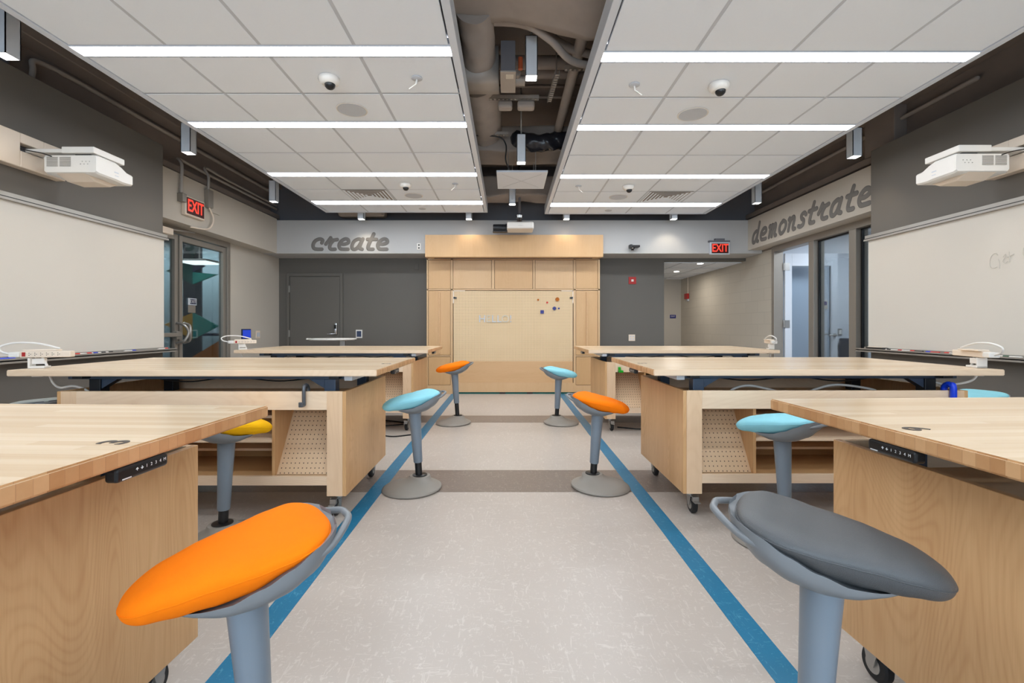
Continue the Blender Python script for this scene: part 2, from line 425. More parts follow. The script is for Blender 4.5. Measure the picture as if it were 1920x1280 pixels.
def smooth_path(pts, n=8):
    P = [Vector((p[0], p[1], p[2] if len(p) > 2 else 0)) for p in pts]
    P = [P[0]*2-P[1]] + P + [P[-1]*2-P[-2]]; out = []
    for i in range(1, len(P)-2):
        for k in range(n):
            t = k/n; a, b, c, d = P[i-1:i+3]
            out.append(.5*((2*b)+(-a+c)*t+(2*a-5*b+4*c-d)*t*t+(-a+3*b-3*c+d)*t*t*t))
    out.append(P[-2]); return out

# ------------------------------------------------------------------ room shell
WL, WR = -4.15, 4.30          # side wall planes
SL, SR = -3.92, 4.06          # soffit faces
GL, GR = -3.78, 4.00          # grey projection walls
YB, YF, ZC = 8.40, -3.2, 3.95
sbx('floor', M['floor'], -9.5, 8.0, YF-.2, 12.6, -.12, 0)
n = 1
for (y0, y1) in ((3.235, 3.73), (5.59, 6.03), (.85, 1.33), (-1.4, -.95)):
    sbx('trim_%d' % n, M['floor_band'], WL, WR, y0, y1, -.001, .0008); n += 1
for (x0, x1) in ((-.98, -.88), (.865, .965)):
    sbx('trim_%d' % n, M['floor_blue'], x0, x1, YF, 7.98, 0, .0016); n += 1
sbx('ceiling', M['dark_brown'], -4.4, 4.6, YF-.2, 8.6, ZC, ZC+.15)
m = MB()
for a in ((WL-.2, WR+.2, 0, .7), (WL-.2, WR+.2, 2.8, ZC), (WL-.2, -3.2, .7, 2.8), (3.4, WR+.2, .7, 2.8)): m.box(a[0], a[1], YF-.2, YF, a[2], a[3])
struct(m.obj('wall_rear', M['beige']))  # opening left for the assumed windows, out of view
wd = bpy.data.objects.new('assumed_window', None); C.objects.link(wd); wd.location = (.1, YF, .7); wd['kind'] = 'structure'  # assumed window wall, unseen behind the viewer, added to admit cool light
m = MB()
for x in (-3.2, -1.55, .1, 1.75, 3.35): m.box(x, x+.05, YF-.12, YF-.04, .7, 2.8)
m.box(-3.2, 3.4, YF-.12, YF-.04, .7, .75); m.box(-3.2, 3.4, YF-.12, YF-.04, 2.75, 2.8); m.obj('window_frame', M['alu'], wd)
bx('pane', M['glass'], -3.2, 3.4, YF-.085, YF-.079, .75, 2.75, wd)
# left wall with door opening y 5.0..6.9, z<2.40
LDY0, LDY1 = 4.98, 6.9
m = MB(); m.box(WL-.15, WL, YF, LDY0, 0, 2.42); m.box(WL-.15, WL, LDY1, YB, 0, 2.42)
struct(m.obj('wall_left', M['beige']))
sbx('wall_left_upper', M['dark_brown'], WL-.15, WL, YF, YB+.15, 2.42, ZC)
sbx('wall_left_soffit', M['beige'], WL, SL, 5.06, 7.86, 2.40, 2.98)
sbx('wall_left_bulkhead', M['grey_wall'], WL, GL, YF, 5.08, 0, 3.14, bevel=.004)
# right wall with storefront opening y 5.0..7.53
RDY0, RDY1 = 4.98, 7.53
m = MB(); m.box(WR, WR+.15, YF, RDY0, 0, 2.42)
struct(m.obj('wall_right', M['beige']))
struct(bx('wall_right_corridor', M['block'], WR, WR+.15, RDY1, 12.0, 0, 2.42))
sbx('wall_right_upper', M['dark_brown'], WR, WR+.15, YF, YB+.15, 2.42, ZC)
sbx('wall_right_soffit', M['beige'], SR, WR, 5.1, 7.86, 2.45, 2.96)
sbx('wall_right_bulkhead', M['grey_wall'], GR, WR, YF, 5.12, 0, 3.09, bevel=.004)
# back wall, beam, upper dark band
OPX = 2.82
m = MB(); m.box(WL-.15, OPX, YB, YB+.15, 0, 2.40); m.box(OPX, WR, YB, YB+.15, 2.345, 2.40)
struct(m.obj('wall_back', M['back_grey']))
sbx('wall_back_beam', M['beam'], WL, WR, 7.86, YB+.1, 2.395, 2.96, bevel=.004)
sbx('wall_back_upper', M['dark_grey'], WL, WR, 8.1, 8.25, 2.96, ZC)
# corridor beyond the opening
sbx('ceiling_corridor', M['tile'], OPX-.6, WR, YB+.15, 11.7, 2.335, 2.42)
sbx('wall_corridor_end', M['beige'], 3.3, WR, 11.55, 11.75, 0, 2.4)
m = MB(); m.box(OPX-.75, OPX-.6, YB+.15, 12.0, 0, 2.4); m.box(OPX-.6, 3.3, 11.9, 12.05, 0, 2.4)
struct(m.obj('wall_corridor_left', M['beige']))
m = MB()
for x in (3.2, 3.82): m.box(x-.01, x+.01, YB+.16, 11.6, 2.328, 2.335)
for y in (9.3, 10.2, 11.1): m.box(OPX-.6, WR, y-.01, y+.01, 2.328, 2.335)
struct(m.obj('trim_%d' % n, M['tbar'])); n += 1
# baseboards
sbx('baseboard_back', M['black'], WL, -1.42, YB-.012, YB, 0, .1)
sbx('baseboard_back_right', M['black'], 1.58, OPX, YB-.012, YB, 0, .1)
sbx('baseboard_left', M['black'], GL, GL+.012, YF, 5.08, 0, .1)
sbx('baseboard_right', M['black'], GR-.012, GR, YF, 5.12, 0, .1)
sbx('baseboard_corridor', M['black'], WR-.012, WR, RDY1+.08, 11.5, 0, .1)

# lobby beyond the left door
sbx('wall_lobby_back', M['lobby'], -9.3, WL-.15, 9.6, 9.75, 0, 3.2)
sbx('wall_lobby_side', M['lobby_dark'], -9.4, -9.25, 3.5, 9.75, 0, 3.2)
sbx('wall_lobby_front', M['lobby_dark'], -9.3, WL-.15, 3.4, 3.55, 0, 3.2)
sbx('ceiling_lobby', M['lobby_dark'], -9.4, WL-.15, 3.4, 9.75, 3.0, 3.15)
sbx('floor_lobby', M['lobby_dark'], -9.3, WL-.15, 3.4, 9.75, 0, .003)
lamp('AREA', 'lobby_fill_back', (-6.3, 8.9, 2.9), 110, (.86, .98, 1), size=2.2, size_y=.5)  # area lamp without a fixture, added to brighten the lobby
lamp('AREA', 'lobby_fill_front', (-6.2, 6.2, 2.9), 90, (.92, .98, 1), size=1.2, size_y=.6)  # added fill with no fixture, brightens the faces of the triangles
# side room beyond the right glazing
sbx('wall_sideroom_back', M['cool_white'], WR+.15, 7.8, 7.80, 7.95, 0, 2.9)
sbx('wall_sideroom_side', M['cool_white'], 7.7, 7.85, 3.5, 7.95, 0, 2.9)
sbx('wall_sideroom_front', M['cool_white'], WR+.15, 7.8, 3.4, 3.55, 0, 2.9)
sbx('ceiling_sideroom', M['cool_white'], WR+.15, 7.8, 3.4, 7.95, 2.75, 2.9)
lamp('AREA', 'assumed_sideroom_light', (5.7, 6.3, 2.7), 78, (.80, .90, 1), size=1.2, size_y=1.2)  # assumed ceiling lamp, unseen and without fixture, for the room's cool light

# ------------------------------------------------------------------ glazed doors and storefront
# left: door_1 pair
def glazed_left():
    d = bpy.data.objects.new('door_1', None); C.objects.link(d); d.location = (WL, 6.0, 0); d['kind'] = 'structure'
    x0, x1 = WL-.09, WL+.02
    m = MB(); m.box(x0, x1, 6.83, LDY1, 0, 2.40); m.box(x0, x1, LDY0, 6.83, 2.32, 2.40); m.box(x0, x1, LDY0, LDY0+.05, 0, 2.32)
    m.obj('door_frame', M['alu'], d, .004)
    for (a, b) in ((5.03, 5.83), (5.86, 6.81)):
        leaf = MB(); t = .055
        leaf.box(x0+.03, x1-.02, a, a+t, .01, 2.31); leaf.box(x0+.03, x1-.02, b-t, b, .01, 2.31)
        leaf.box(x0+.03, x1-.02, a+t, b-t, 2.24, 2.31); leaf.box(x0+.03, x1-.02, a+t, b-t, .01, .26)
        lf = leaf.obj('door_leaf', M['alu'], d, .003)
        bx('pane', M['glass_dark'], WL-.04, WL-.034, a+t, b-t, .26, 2.24, lf)
    m = MB(); m.box(x1+.01, x1+.05, 5.08, 5.80, 1.03, 1.08); m.box(x1-.02, x1+.03, 5.08, 5.14, 1.0, 1.1); m.box(x1-.02, x1+.03, 5.74, 5.8, 1.0, 1.1)
    m.obj('push_bar', M['alu'], d, .006)
    for (y, s) in ((5.80, 1), (5.93, -1)):
        m = MB(); pts = [(x1-.01, y, 1.20), (x1+.07, y+.02*s, 1.17), (x1+.10, y+.05*s, 1.08), (x1+.07, y+.02*s, .98), (x1-.01, y, .95)]
        m.tube(smooth_path(pts), .016, 12); m.obj('pull_handle', M['steel'], d, smooth=True)
    m = MB(); m.box(WL, WL+.1, 5.28, 5.62, 2.26, 2.34); m.obj('door_closer', M['ivory'], d, .01)
    m = MB(); m.tube([(WL+.06, 5.6, 2.33), (WL+.12, 5.95, 2.36)], .012); m.obj('closer_arm', M['steel'], d, smooth=True)
glazed_left()
def storefront_right():
    d = bpy.data.objects.new('window_1', None); C.objects.link(d); d.location = (WR, 6.2, 0); d['kind'] = 'structure'
    x0, x1 = WR-.03, WR+.12
    m = MB()
    m.box(x0, x1, RDY0, RDY1, 2.36, 2.45); m.box(x0, x1, RDY1-.07, RDY1, 0, 2.36); m.box(x0, x1, RDY0, RDY0+.06, 0, 2.36)
    m.box(x0, x1, 6.49, 6.60, 0, 2.36); m.box(x0, x1, 5.70, 5.82, 0, 2.36); m.box(x0, x1, RDY0, 6.49, 0, .12)
    m.obj('window_frame', M['alu'], d, .004)
    m = MB()
    for (a, b) in ((5.82, 6.49), (5.04, 5.70)):
        m.box(WR+.03, WR+.06, b-.02, b, .12, 2.36); m.box(WR+.03, WR+.06, a, a+.02, .12, 2.36); m.box(WR+.03, WR+.06, a, b, 2.34, 2.36)
    m.obj('gasket', M['black'], d)
    bx('pane', M['glass'], WR+.042, WR+.048, 5.84, 6.47, .12, 2.34, d)
    bx('pane', M['glass'], WR+.042, WR+.048, 5.06, 5.68, .12, 2.34, d)
    # open leaf swung into the side room
    d2 = bpy.data.objects.new('door_2', None); C.objects.link(d2); d2.location = (WR+.2, 7.5, 0); d2['kind'] = 'structure'
    y0, y1 = 7.44, 7.485; a, b = WR+.14, WR+.98; t = .11
    m = MB(); m.box(a, a+t, y0, y1, .01, 2.33); m.box(b-t, b, y0, y1, .01, 2.33); m.box(a+t, b-t, y0, y1, 2.13, 2.33); m.box(a+t, b-t, y0, y1, .01, .3)
    lf = m.obj('door_leaf', M['cool_white'], d2, .003)
    bx('pane', M['glass_frost'], a+t, b-t, 7.46, 7.466, .3, 2.13, lf)
    for z in (.4, 1.2, 2.12):
        m = MB(); m.cyl((WR+.128, 7.45, z-.06), .012, .12); m.box(WR+.135, WR+.21, 7.434, 7.44, z-.06, z+.06); m.obj('hinge', M['steel'], d2)
    m = MB(); m.tube([(b-.05, 7.44, 1.02), (b-.05, 7.39, 1.02), (b-.17, 7.385, 1.02)], .009); m.cyl((b-.05, 7.43, 1.02), .028, .012, 'y')
    m.obj('door_handle', M['steel'], d2, smooth='auto')
storefront_right()
# door_3: flush grey door in the back wall
def back_door():
    d = bpy.data.objects.new('door_3', None); C.objects.link(d); d.location = (-3.45, YB, 0); d['kind'] = 'structure'
    X = lambda px: (px-953)*YB/870
    a, b, top = X(544), X(638.5), 1.15+(613-518)*YB/870
    m = MB(); y0, y1 = YB-.035, YB
    m.box(a-.05, a, y0, y1, 0, top+.05); m.box(b, b+.05, y0, y1, 0, top+.05); m.box(a, b, y0, y1, top, top+.05)
    m.obj('door_frame', M['back_grey'], d, .003)
    lf = bx('door_leaf', M['back_grey'], a+.006, b-.006, YB-.022, YB-.002, .01, top-.008, d, .002)
    for z in (1.15+(613-542)*YB/870, 1.15+(613-625)*YB/870, .25):
        bx('hinge', M['steel'], a-.008, a+.012, YB-.045, YB-.02, z-.06, z+.06, d)
    hx = b-.07
    m = MB(); m.lathe([(.03, -.1), (.034, -.08), (.034, .08), (.03, .1)], (hx, YB-.04, 1.12), 20)
    m.xform(Matrix.Translation((0, 0, 0))); lk = m.obj('keypad_lock', M['chrome'], d, smooth='auto')
    bx('keypad', M['black'], hx-.016, hx+.016, YB-.078, YB-.07, 1.12, 1.19, lk)
    m = MB(); m.tube([(hx, YB-.06, 1.03), (hx, YB-.10, 1.03), (hx-.13, YB-.105, 1.025)], .010); m.obj('door_handle', M['chrome'], d, smooth=True)
back_door()
# door in the corridor end (pale jamb at the left edge)
sbx('trim_%d' % n, M['beige'], 3.30, 3.36, 11.5, 11.56, 0, 2.33, bevel=.003); n += 1

# ------------------------------------------------------------------ ceiling clouds
def cloud(label, x0, x1, xj, strips, yend, side):
    t = thing('ceiling_cloud', label, 'ceiling panel', ((x0+x1)/2, (YF+yend)/2, 2.96), 'suspended tile ceiling panels')
    z0 = 2.96; g = .012
    ys = []; y = YF+.25
    edges = [YF+.25]+[v for s in strips for v in s]+[yend-.03]
    rows = []
    for i in range(0, len(edges), 2):
        a, b = edges[i], edges[i+1]
        if b-a > 1.0 or i > 0 and i < len(edges)-2: mid = (a+b)/2; rows += [(a, mid), (mid, b)]
        else: rows += [(a, b)]
    cols = [x0+.03]+xj+[x1-.03]
    m = MB()
    for (a, b) in rows:
        for i in range(len(cols)-1): m.box(cols[i]+g, cols[i+1]-g, a+g, b-g, z0, z0+.02)
    m.obj('ceiling_tiles', M['tile'], t)
    m = MB()
    for x in cols[1:-1]:
        for (a, b) in rows: m.box(x-g, x+g, a, b, z0+.002, z0+.03)
    for (a, b) in rows:
        m.box(x0+.02, x1-.02, a-.002, a+g, z0+.003, z0+.03); m.box(x0+.02, x1-.02, b-g, b+.002, z0+.003, z0+.03)
    m.obj('ceiling_grid', M['tbar'], t)
    m = MB()
    for (a, b, c, d) in ((x0-.02, x0+.03, YF+.2, yend), (x1-.03, x1+.02, YF+.2, yend), (x0, x1, yend-.03, yend), (x0, x1, YF+.2, YF+.25)):
        m.box(a, b, c, d, z0-.004, z0+.13)
    m.obj('fascia', M['fascia'], t, .003)
    m = MB(); m.box(x0, x1, YF+.25, yend-.03, z0+.06, z0+.09); m.obj('backing', M['dark_grey'], t)
    for yy in (0, 2, 4, 6):
        for xx in (x0+.3, x1-.3): m = MB(); m.cyl((xx, yy, z0+.09), .006, ZC-z0-.09, n=6); m.obj('hanger_rod', M['strut'], t)
    for i, (a, b) in enumerate(strips):
        if b < 1.0: lab = 'linear ceiling light of the %s panel, behind the viewer' % side
        names = {len(strips)-1: 'the farthest one', len(strips)-2: 'just before the air diffuser',
                 len(strips)-3: 'just beyond the round speaker', len(strips)-4: 'nearest the viewer'}
        lab = 'long linear light in the %s ceiling panel, %s' % (side, names.get(i, 'behind the viewer'))
        s = thing('linear_light', lab, 'ceiling light', ((x0+x1)/2, (a+b)/2, z0-.001), 'linear lights across the ceiling panels')
        m = MB(); m.box(x0+.035, x1-.035, a+.008, b-.008, z0-.002, z0+.012); m.obj('diffuser', M['strip'], s)
        m = MB()
        m.box(x0+.03, x1-.03, a, a+.008, z0-.003, z0+.05); m.box(x0+.03, x1-.03, b-.008, b, z0-.003, z0+.05); m.obj('trim', M['fascia'], s)
SLs = [(-2.1, -1.98), (-.85, -.73), (.42, .54), (1.70, 1.82), (2.985, 3.105), (4.09, 4.21), (5.435, 5.575), (6.65, 6.85)]
SRs = [(-2.1, -1.98), (-.85, -.73), (.42, .54), (1.72, 1.84), (3.05, 3.17), (4.15, 4.27), (5.51, 5.65), (6.76, 6.965)]
cloud('white tile ceiling panel hanging over the left row of benches', -2.86, -.345, [-2.2, -1.595, -.99], SLs, 7.33, 'left')
cloud('white tile ceiling panel hanging over the right row of benches', .60, 3.14, [1.232, 1.865, 2.506], SRs, 7.43, 'right')

def dome(loc, label, ang):
    t = thing('dome_camera', label, 'security camera', loc, 'dome cameras under the ceiling panels')
    m = MB(); m.lathe([(.072, .0), (.075, -.012), (.068, -.035), (.05, -.05), (.03, -.055)], loc, 28); m.obj('housing', M['white'], t, smooth='auto')
    m = MB(); m.lathe([(.036, -.045), (.038, -.055), (.034, -.07), (.022, -.083), (.004, -.089)], (loc[0]+.008, loc[1]-.008, loc[2]), 24); m.obj('lens_dome', M['black'], t, smooth=True)
ZT = 2.958
dome((-1.30, 3.37, ZT), 'white dome camera under the left ceiling panel, nearer one beside the big round speaker', 0)
dome((-1.30, 5.86, ZT), 'white dome camera under the left ceiling panel, farther one beside the air diffuser', 0)
dome((1.57, 3.46, ZT), 'white dome camera under the right ceiling panel, nearer one', 0)
dome((1.54, 5.95, ZT), 'white dome camera under the right ceiling panel, farther one beside the air diffuser', 0)
def sprinkler(loc, label, sx):
    t = thing('ceiling_sensor', label, 'sprinkler', loc, 'small sprinkler heads in the ceiling panels')
    m = MB(); m.lathe([(.04, 0), (.04, -.006), (.025, -.012)], loc, 24); m.obj('escutcheon', M['tbar'], t, smooth='auto')
    m = MB(); m.tube([(loc[0], loc[1], loc[2]-.01), (loc[0]+.005*sx, loc[1]-.004, loc[2]-.045)], .007, 8)
    m.tube([(loc[0]+.005*sx, loc[1]-.004, loc[2]-.045), (loc[0]+.05*sx, loc[1]-.015, loc[2]-.085)], .0045, 8); m.obj('stem', M['white'], t, smooth=True)
sprinkler((-.664, 3.37, ZT), 'small white sprinkler head in the left ceiling panel, near the first light', -1)
sprinkler((-.67, 5.86, ZT), 'small white sprinkler head in the left ceiling panel, far one level with the air diffuser', -1)
sprinkler((.94, 3.46, ZT), 'small white sprinkler head in the right ceiling panel, near the first light', 1)
sprinkler((.90, 5.95, ZT), 'small white sprinkler head in the right ceiling panel, far one', 1)
def speaker(loc, r, label, name='ceiling_speaker', cat='speaker', grp='round flush speakers'):
    t = thing(name, label, cat, loc, grp)
    m = MB(); m.lathe([(r, .0), (r, -.005), (r*.94, -.007), (r*.92, -.004)], loc, 40); m.obj('rim', M['white'], t, smooth='auto')
    m = MB(); m.lathe([(r*.9, -.0035), (r*.9, -.008)], loc, 40); m.obj('grille', M['tbar'], t, smooth='auto')
speaker((-1.30, 3.86, ZT), .125, 'large round speaker grille in the left ceiling panel, nearer one')
speaker((-1.30, 6.38, ZT), .125, 'round speaker grille in the left ceiling panel, far one beside the diffuser')
speaker((1.567, 3.94, ZT), .125, 'large round speaker grille in the right ceiling panel, nearer one')
speaker((1.53, 6.45, ZT), .125, 'round speaker grille in the right ceiling panel, far one beside the diffuser')
speaker((-1.31, 7.08, ZT), .055, 'tiny round detector at the far end of the left ceiling panel', 'smoke_detector', 'detector', 'small round detectors')
speaker((1.55, 7.19, ZT), .055, 'tiny round detector at the far end of the right ceiling panel', 'smoke_detector', 'detector', 'small round detectors')
def diffuser(cx, cy, label):
    t = thing('air_diffuser', label, 'air vent', (cx, cy, ZT), 'square air diffusers')
    hx, hy = .29, .255; z = ZT
    m = MB(); m.box(cx-hx, cx+hx, cy-hy, cy+hy, z-.001, z); m.obj('backing', M['dark_brown'], t)
    m = MB()
    for k in range(6):
        f0 = 1-k*.16; f1 = f0-.10
        if f1 < .06: f1 = .0
        zo, zi = z-.006, z-.002
        a, b, c, d = hx*f0, hy*f0, hx*f1, hy*f1
        o = [(-a, -b), (a, -b), (a, b), (-a, b)]; i = [(-c, -d), (c, -d), (c, d), (-c, d)]
        vo = [m.bm.verts.new((cx+p[0], cy+p[1], zo)) for p in o]; vi = [m.bm.verts.new((cx+p[0], cy+p[1], zi-.0)) for p in i]
        for q in range(4): m.bm.faces.new((vo[q], vo[(q+1) % 4], vi[(q+1) % 4], vi[q]))
    m.obj('louvres', M['tile'], t)
diffuser(-1.9, 6.36, 'square louvred air diffuser in the left ceiling panel')
diffuser(2.185, 6.44, 'square louvred air diffuser in the right ceiling panel')

# ------------------------------------------------------------------ pendant downlights
def pendant(x, y, label, z0=2.95, h=.32, top=ZC, power=9, tilt=None, w=.1):
    t = thing('pendant_downlight', label, 'pendant light', (x, y, z0), 'square tube downlights')
    m = MB(); s = w/2
    for (a, b, c, d) in ((-s, -s+.006, -s, s), (s-.006, s, -s, s), (-s, s, -s, -s+.006), (-s, s, s-.006, s)): m.box(x+a, x+b, y+c, y+d, z0, z0+h)
    m.box(x-s, x+s, y-s, y+s, z0+h-.005, z0+h); m.obj('housing', M['pendant'], t)
    m = MB(); m.box(x-s+.006, x+s-.006, y-s+.006, y+s-.006, z0+.012, z0+.016); m.obj('lens', M['downlight'], t)
    m = MB(); m.cyl((x, y, z0+h), .009, top-z0-h, n=10); m.obj('stem', M['rod'], t, smooth=True)
    r = (0, 0, 0) if not tilt else tilt
    lamp('SPOT', 'downlight_beam', (x, y, z0-.005), power, (1, .86, .66), r, size=.03, spot=math.radians(95), blend=.7, parent=t)
pendant(.193, 3.9, 'square tube downlight hanging in the middle gap, biggest and nearest', 3.24, .33)
pendant(.145, 5.2, 'square tube downlight hanging in the middle gap, in front of the white square panel', 2.985, .31)
pendant(.06, 6.9, 'square tube downlight in the middle gap, seen beyond the white square panel', 2.97, .25)
pendant(-3.40, 3.14, 'square tube downlight cut by the top left corner of the picture', 2.98, .33)
pendant(-3.34, 4.85, 'square tube downlight above the left exit sign', 2.965, .3)
pendant(-3.41, 6.75, 'square tube downlight near the far left corner, last in the left row', 2.97, .3)
pendant(3.66, 3.14, 'square tube downlight by the right bulkhead, nearest the viewer', 2.98, .33)
pendant(3.69, 4.95, 'square tube downlight above the right projector bulkhead end', 2.96, .3)
pendant(3.64, 6.8, 'square tube downlight near the far right corner, above the script lettering', 2.96, .3)
WALLTILT = (math.radians(20), 0, 0)
pendant(-2.39, 7.55, 'square tube downlight at the back, above the left end of the lettering wall', 2.90, .3, power=8, tilt=WALLTILT)
pendant(-.64, 7.55, 'square tube downlight shining on the left half of the wooden header', 2.90, .3, power=5.5, tilt=WALLTILT)
pendant(.946, 7.55, 'square tube downlight shining on the right half of the wooden header', 2.90, .3, power=5.5, tilt=WALLTILT)
pendant(2.69, 7.55, 'square tube downlight at the back, above the black wall camera', 2.90, .3, power=8, tilt=WALLTILT)

# ------------------------------------------------------------------ services in the ceiling void
def lump(mb, amp=.02, f=9):
    for v in mb.bm.verts:
        p = v.co*f
        q = math.sin(p.x*1.3+p.y*.7)*math.sin(p.y*1.9+p.z)*.6+math.sin(p.z*2.3+p.x*2.1)*.4
        v.co += Vector((q*amp*.6, q*amp*.6, q*amp))
def duct_box(name, mat, label, x0, x1, y0, y1, z0, z1, cuts=10, amp=.02, cat='duct', slope=0, grp=None):
    m = MB(); m.box(x0, x1, y0, y1, z0, z1)
    bmesh.ops.subdivide_edges(m.bm, edges=m.bm.edges[:], cuts=cuts, use_grid_fill=True)
    if slope:
        for v in m.bm.verts:
            if v.co.z < (z0+z1)/2 and v.co.x > .05: v.co.z -= slope*min(1, (v.co.x-.05)/.5)
    lump(m, amp)
    return tag(m.obj(name, mat, None, smooth=True), label, cat, grp)
def duct_round(label, path, r, mat=None, n=28, amp=.012, name='round_duct', cat='duct'):
    m = MB(); m.tube(smooth_path(path, 12), r, n, cap=False); lump(m, amp, 14)
    return tag(m.obj(name, mat or M['dark_duct'], None, smooth='auto'), label, cat)
duct_box('wrapped_duct', M['dark_duct'], 'large insulation-wrapped duct crossing the middle gap right above the viewer', -1.4, 1.6, 2.5, 3.58, 3.5, 3.9, 14, .03, slope=.14)
duct_round('thick wrapped round duct hanging down to the left of the nearest downlight', [(-.26, 3.5, 3.56), (-.25, 3.8, 3.52), (-.25, 4.0, 3.5), (-.26, 4.25, 3.5)], .14)
duct_box('duct_box', M['strut'], 'square sheet metal duct box behind the round duct', -.62, -.085, 4.04, 4.29, 3.3, 3.6, 2, .0, cat='duct')
duct_round('wrapped duct running back along the left edge of the middle gap', [(-.30, 4.45, 3.55), (-.28, 5.0, 3.55), (-.28, 5.65, 3.55)], .20)
duct_box('wrapped_duct', M['dark_duct'], 'wrapped duct crossing the gap before the white square panel', -1.5, 1.7, 5.65, 6.15, 3.3, 3.6, 12, .02)
duct_box('wrapped_duct', M['dark_duct'], 'ragged wrapped duct crossing the gap near the back wall', -1.5, 1.7, 7.2, 7.65, 3.2, 3.5, 12, .05)
m = MB(); m.tube(smooth_path([(.12, 5.62, 3.42), (.35, 5.58, 3.36), (.62, 5.6, 3.40), (.9, 5.65, 3.42)], 10), .10, 20); lump(m, .02, 20)
tag(m.obj('plastic_sleeve', M['plastic_wrap'], None, smooth=True), 'shiny black plastic sleeve crumpled over a duct, right of the second downlight', 'duct wrap')
def pipe(label, path, r, mat='strut', name='pipe', cat='pipe', grp='painted pipes in the ceiling void'):
    m = MB(); m.tube(smooth_path(path, 8), r, 14); return tag(m.obj(name, M[mat], None, smooth=True), label, cat, grp)
pipe('long straight pipe running back along the right edge of the middle gap', [(.60, 3.5, 3.5), (.60, 4.6, 3.5), (.60, 5.6, 3.52)], .05, 'dark_duct')
pipe('thin pipe crossing just behind the nearest wrapped duct', [(-.5, 3.68, 3.56), (.1, 3.68, 3.56), (.5, 3.9, 3.5), (.8, 4.0, 3.48)], .035, 'dark_duct')
pipe('curved hose sweeping right behind the nearest wrapped duct', [(.15, 3.62, 3.52), (.35, 3.72, 3.44), (.55, 3.9, 3.38), (.9, 4.0, 3.38)], .03, 'dark_duct')
for k, (y, z) in enumerate(((4.95, 3.72), (5.15, 3.7), (4.3, 3.6), (4.5, 3.62))):
    pipe('%s cross pipe above the middle gap' % ('thin brown', 'second thin brown', 'thick dark', 'second thick dark')[k], [(-.1, y, z), (.5, y, z), (.9, y, z)], (.015, .015, .06, .06)[k], 'dark_brown')
t = thing('control_box', 'grey electrical control box with a paper label beside the round duct', 'electrical box', (0, 4.1, 3.3))
bx('box_body', M['dark_grey'], -.063, .06, 3.90, 4.24, 3.305, 3.56, t, .004)
bx('box_cover', M['strut'], -.068, .065, 3.895, 4.245, 3.29, 3.305, t, .003)
bx('paper_label', M['label'], -.02, .045, 3.93, 4.0, 3.288, 3.29, t)
t = thing('valve_assembly', 'orange and brass valve cluster behind the nearest downlight', 'valve', (.09, 4.15, 3.4))
m = MB(); m.cyl((.08, 4.1, 3.40), .03, .09, 'y'); m.cyl((.03, 4.2, 3.38), .045, .12, 'x'); m.obj('valve_body', M['strut'], t, smooth='auto')
m = MB(); m.cyl((.105, 4.0, 3.37), .02, .1, 'z'); m.obj('valve_cap', M['copper'], t, smooth='auto')
def strut(label, a, b, z, along):
    m = MB()
    if along == 'x':
        y = a[1]; m.box(a[0], b[0], y-.02, y-.017, z, z+.04); m.box(a[0], b[0], y+.017, y+.02, z, z+.04); m.box(a[0], b[0], y-.02, y+.02, z+.037, z+.04)
        x = a[0]
        while x < b[0]: m.box(x, x+.02, y-.02, y+.02, z, z+.004); x += .04
    else:
        y = a[1]; x0 = a[0]
        while y < b[1]-.01:
            u = (y-a[1])/(b[1]-a[1]); x = x0+(b[0]-x0)*u; m.box(x-.02, x+.02, y, y+.022, z, z+.004); y += .04
        for s in (-1, 1):
            for q in (0,):
                vs_ = [(a[0]+s*.02, a[1]), (a[0]+s*.017, a[1]), (b[0]+s*.017, b[1]), (b[0]+s*.02, b[1])]
                m.prism(vs_, 'z', z, z+.04)
    o = tag(m.obj('strut_channel', M['strut'], None), label, 'metal channel', 'slotted metal channels')
    return o
strut('slotted metal channel crossing under the ducts, left of the pipe', (-.9, 4.55), (.30, 4.55), 3.38, 'x')
strut('short slotted metal channel farther back at the left edge of the gap', (-.9, 5.4), (.0, 5.4), 3.38, 'x')
strut('slanting slotted metal channel hung right of the nearest downlight', (.438, 4.14), (.41, 4.66), 3.4, 'y')
strut('slotted metal channel end poking in above the right ceiling panel', (.50, 4.1), (1.2, 4.1), 3.42, 'x')
m = MB(); m.cyl((.435, 4.2, 3.43), .006, ZC-3.43, n=8)
tag(m.obj('hanger_rod', M['dark_brown'], None), 'thin threaded hanger rod above the slanting metal channel', 'hanger rod')
tag(bx('pipe_insulation', M['dark_duct'], -.1, .04, 4.55, 4.66, 3.31, 3.378, None, .02), 'short insulated pipe piece below the metal channel, left one', 'insulation')
tag(bx('pipe_insulation', M['dark_duct'], .09, .26, 4.55, 4.66, 3.31, 3.378, None, .02), 'short insulated pipe piece below the metal channel, right one', 'insulation')
pipe('black cable drooping from the left down to the white square panel', [(-.6, 5.38, 3.37), (-.15, 5.38, 3.36), (-.03, 5.4, 3.28), (-.03, 5.42, 3.1), (.02, 5.5, 3.02), (.12, 5.6, 3.01)], .008, 'black', 'cable', 'cable', None)
t = thing('antenna_panel', 'white square panel with a faint cross hanging flat in the middle gap', 'ceiling panel', (.165, 5.83, 2.985))
bx('panel_body', M['fascia'], -.14, .47, 5.5, 6.17, 2.985, 3.01, t, .004)
m = MB()
for s in (-1, 1):
    vs_ = [(.165-.24, 5.835-s*.26), (.165-.236, 5.835-s*.266), (.165+.24, 5.835+s*.26), (.165+.236, 5.835+s*.266)]
    m.prism(vs_, 'z', 2.9835, 2.985)
m.obj('cross_line', M['tbar'], t)
m = MB()
for x, y in ((.0, 5.6), (.33, 5.6), (.0, 6.05), (.33, 6.05)): m.cyl((x, y, 3.01), .004, .285, n=6)
m.obj('hanger', M['rod'], t)
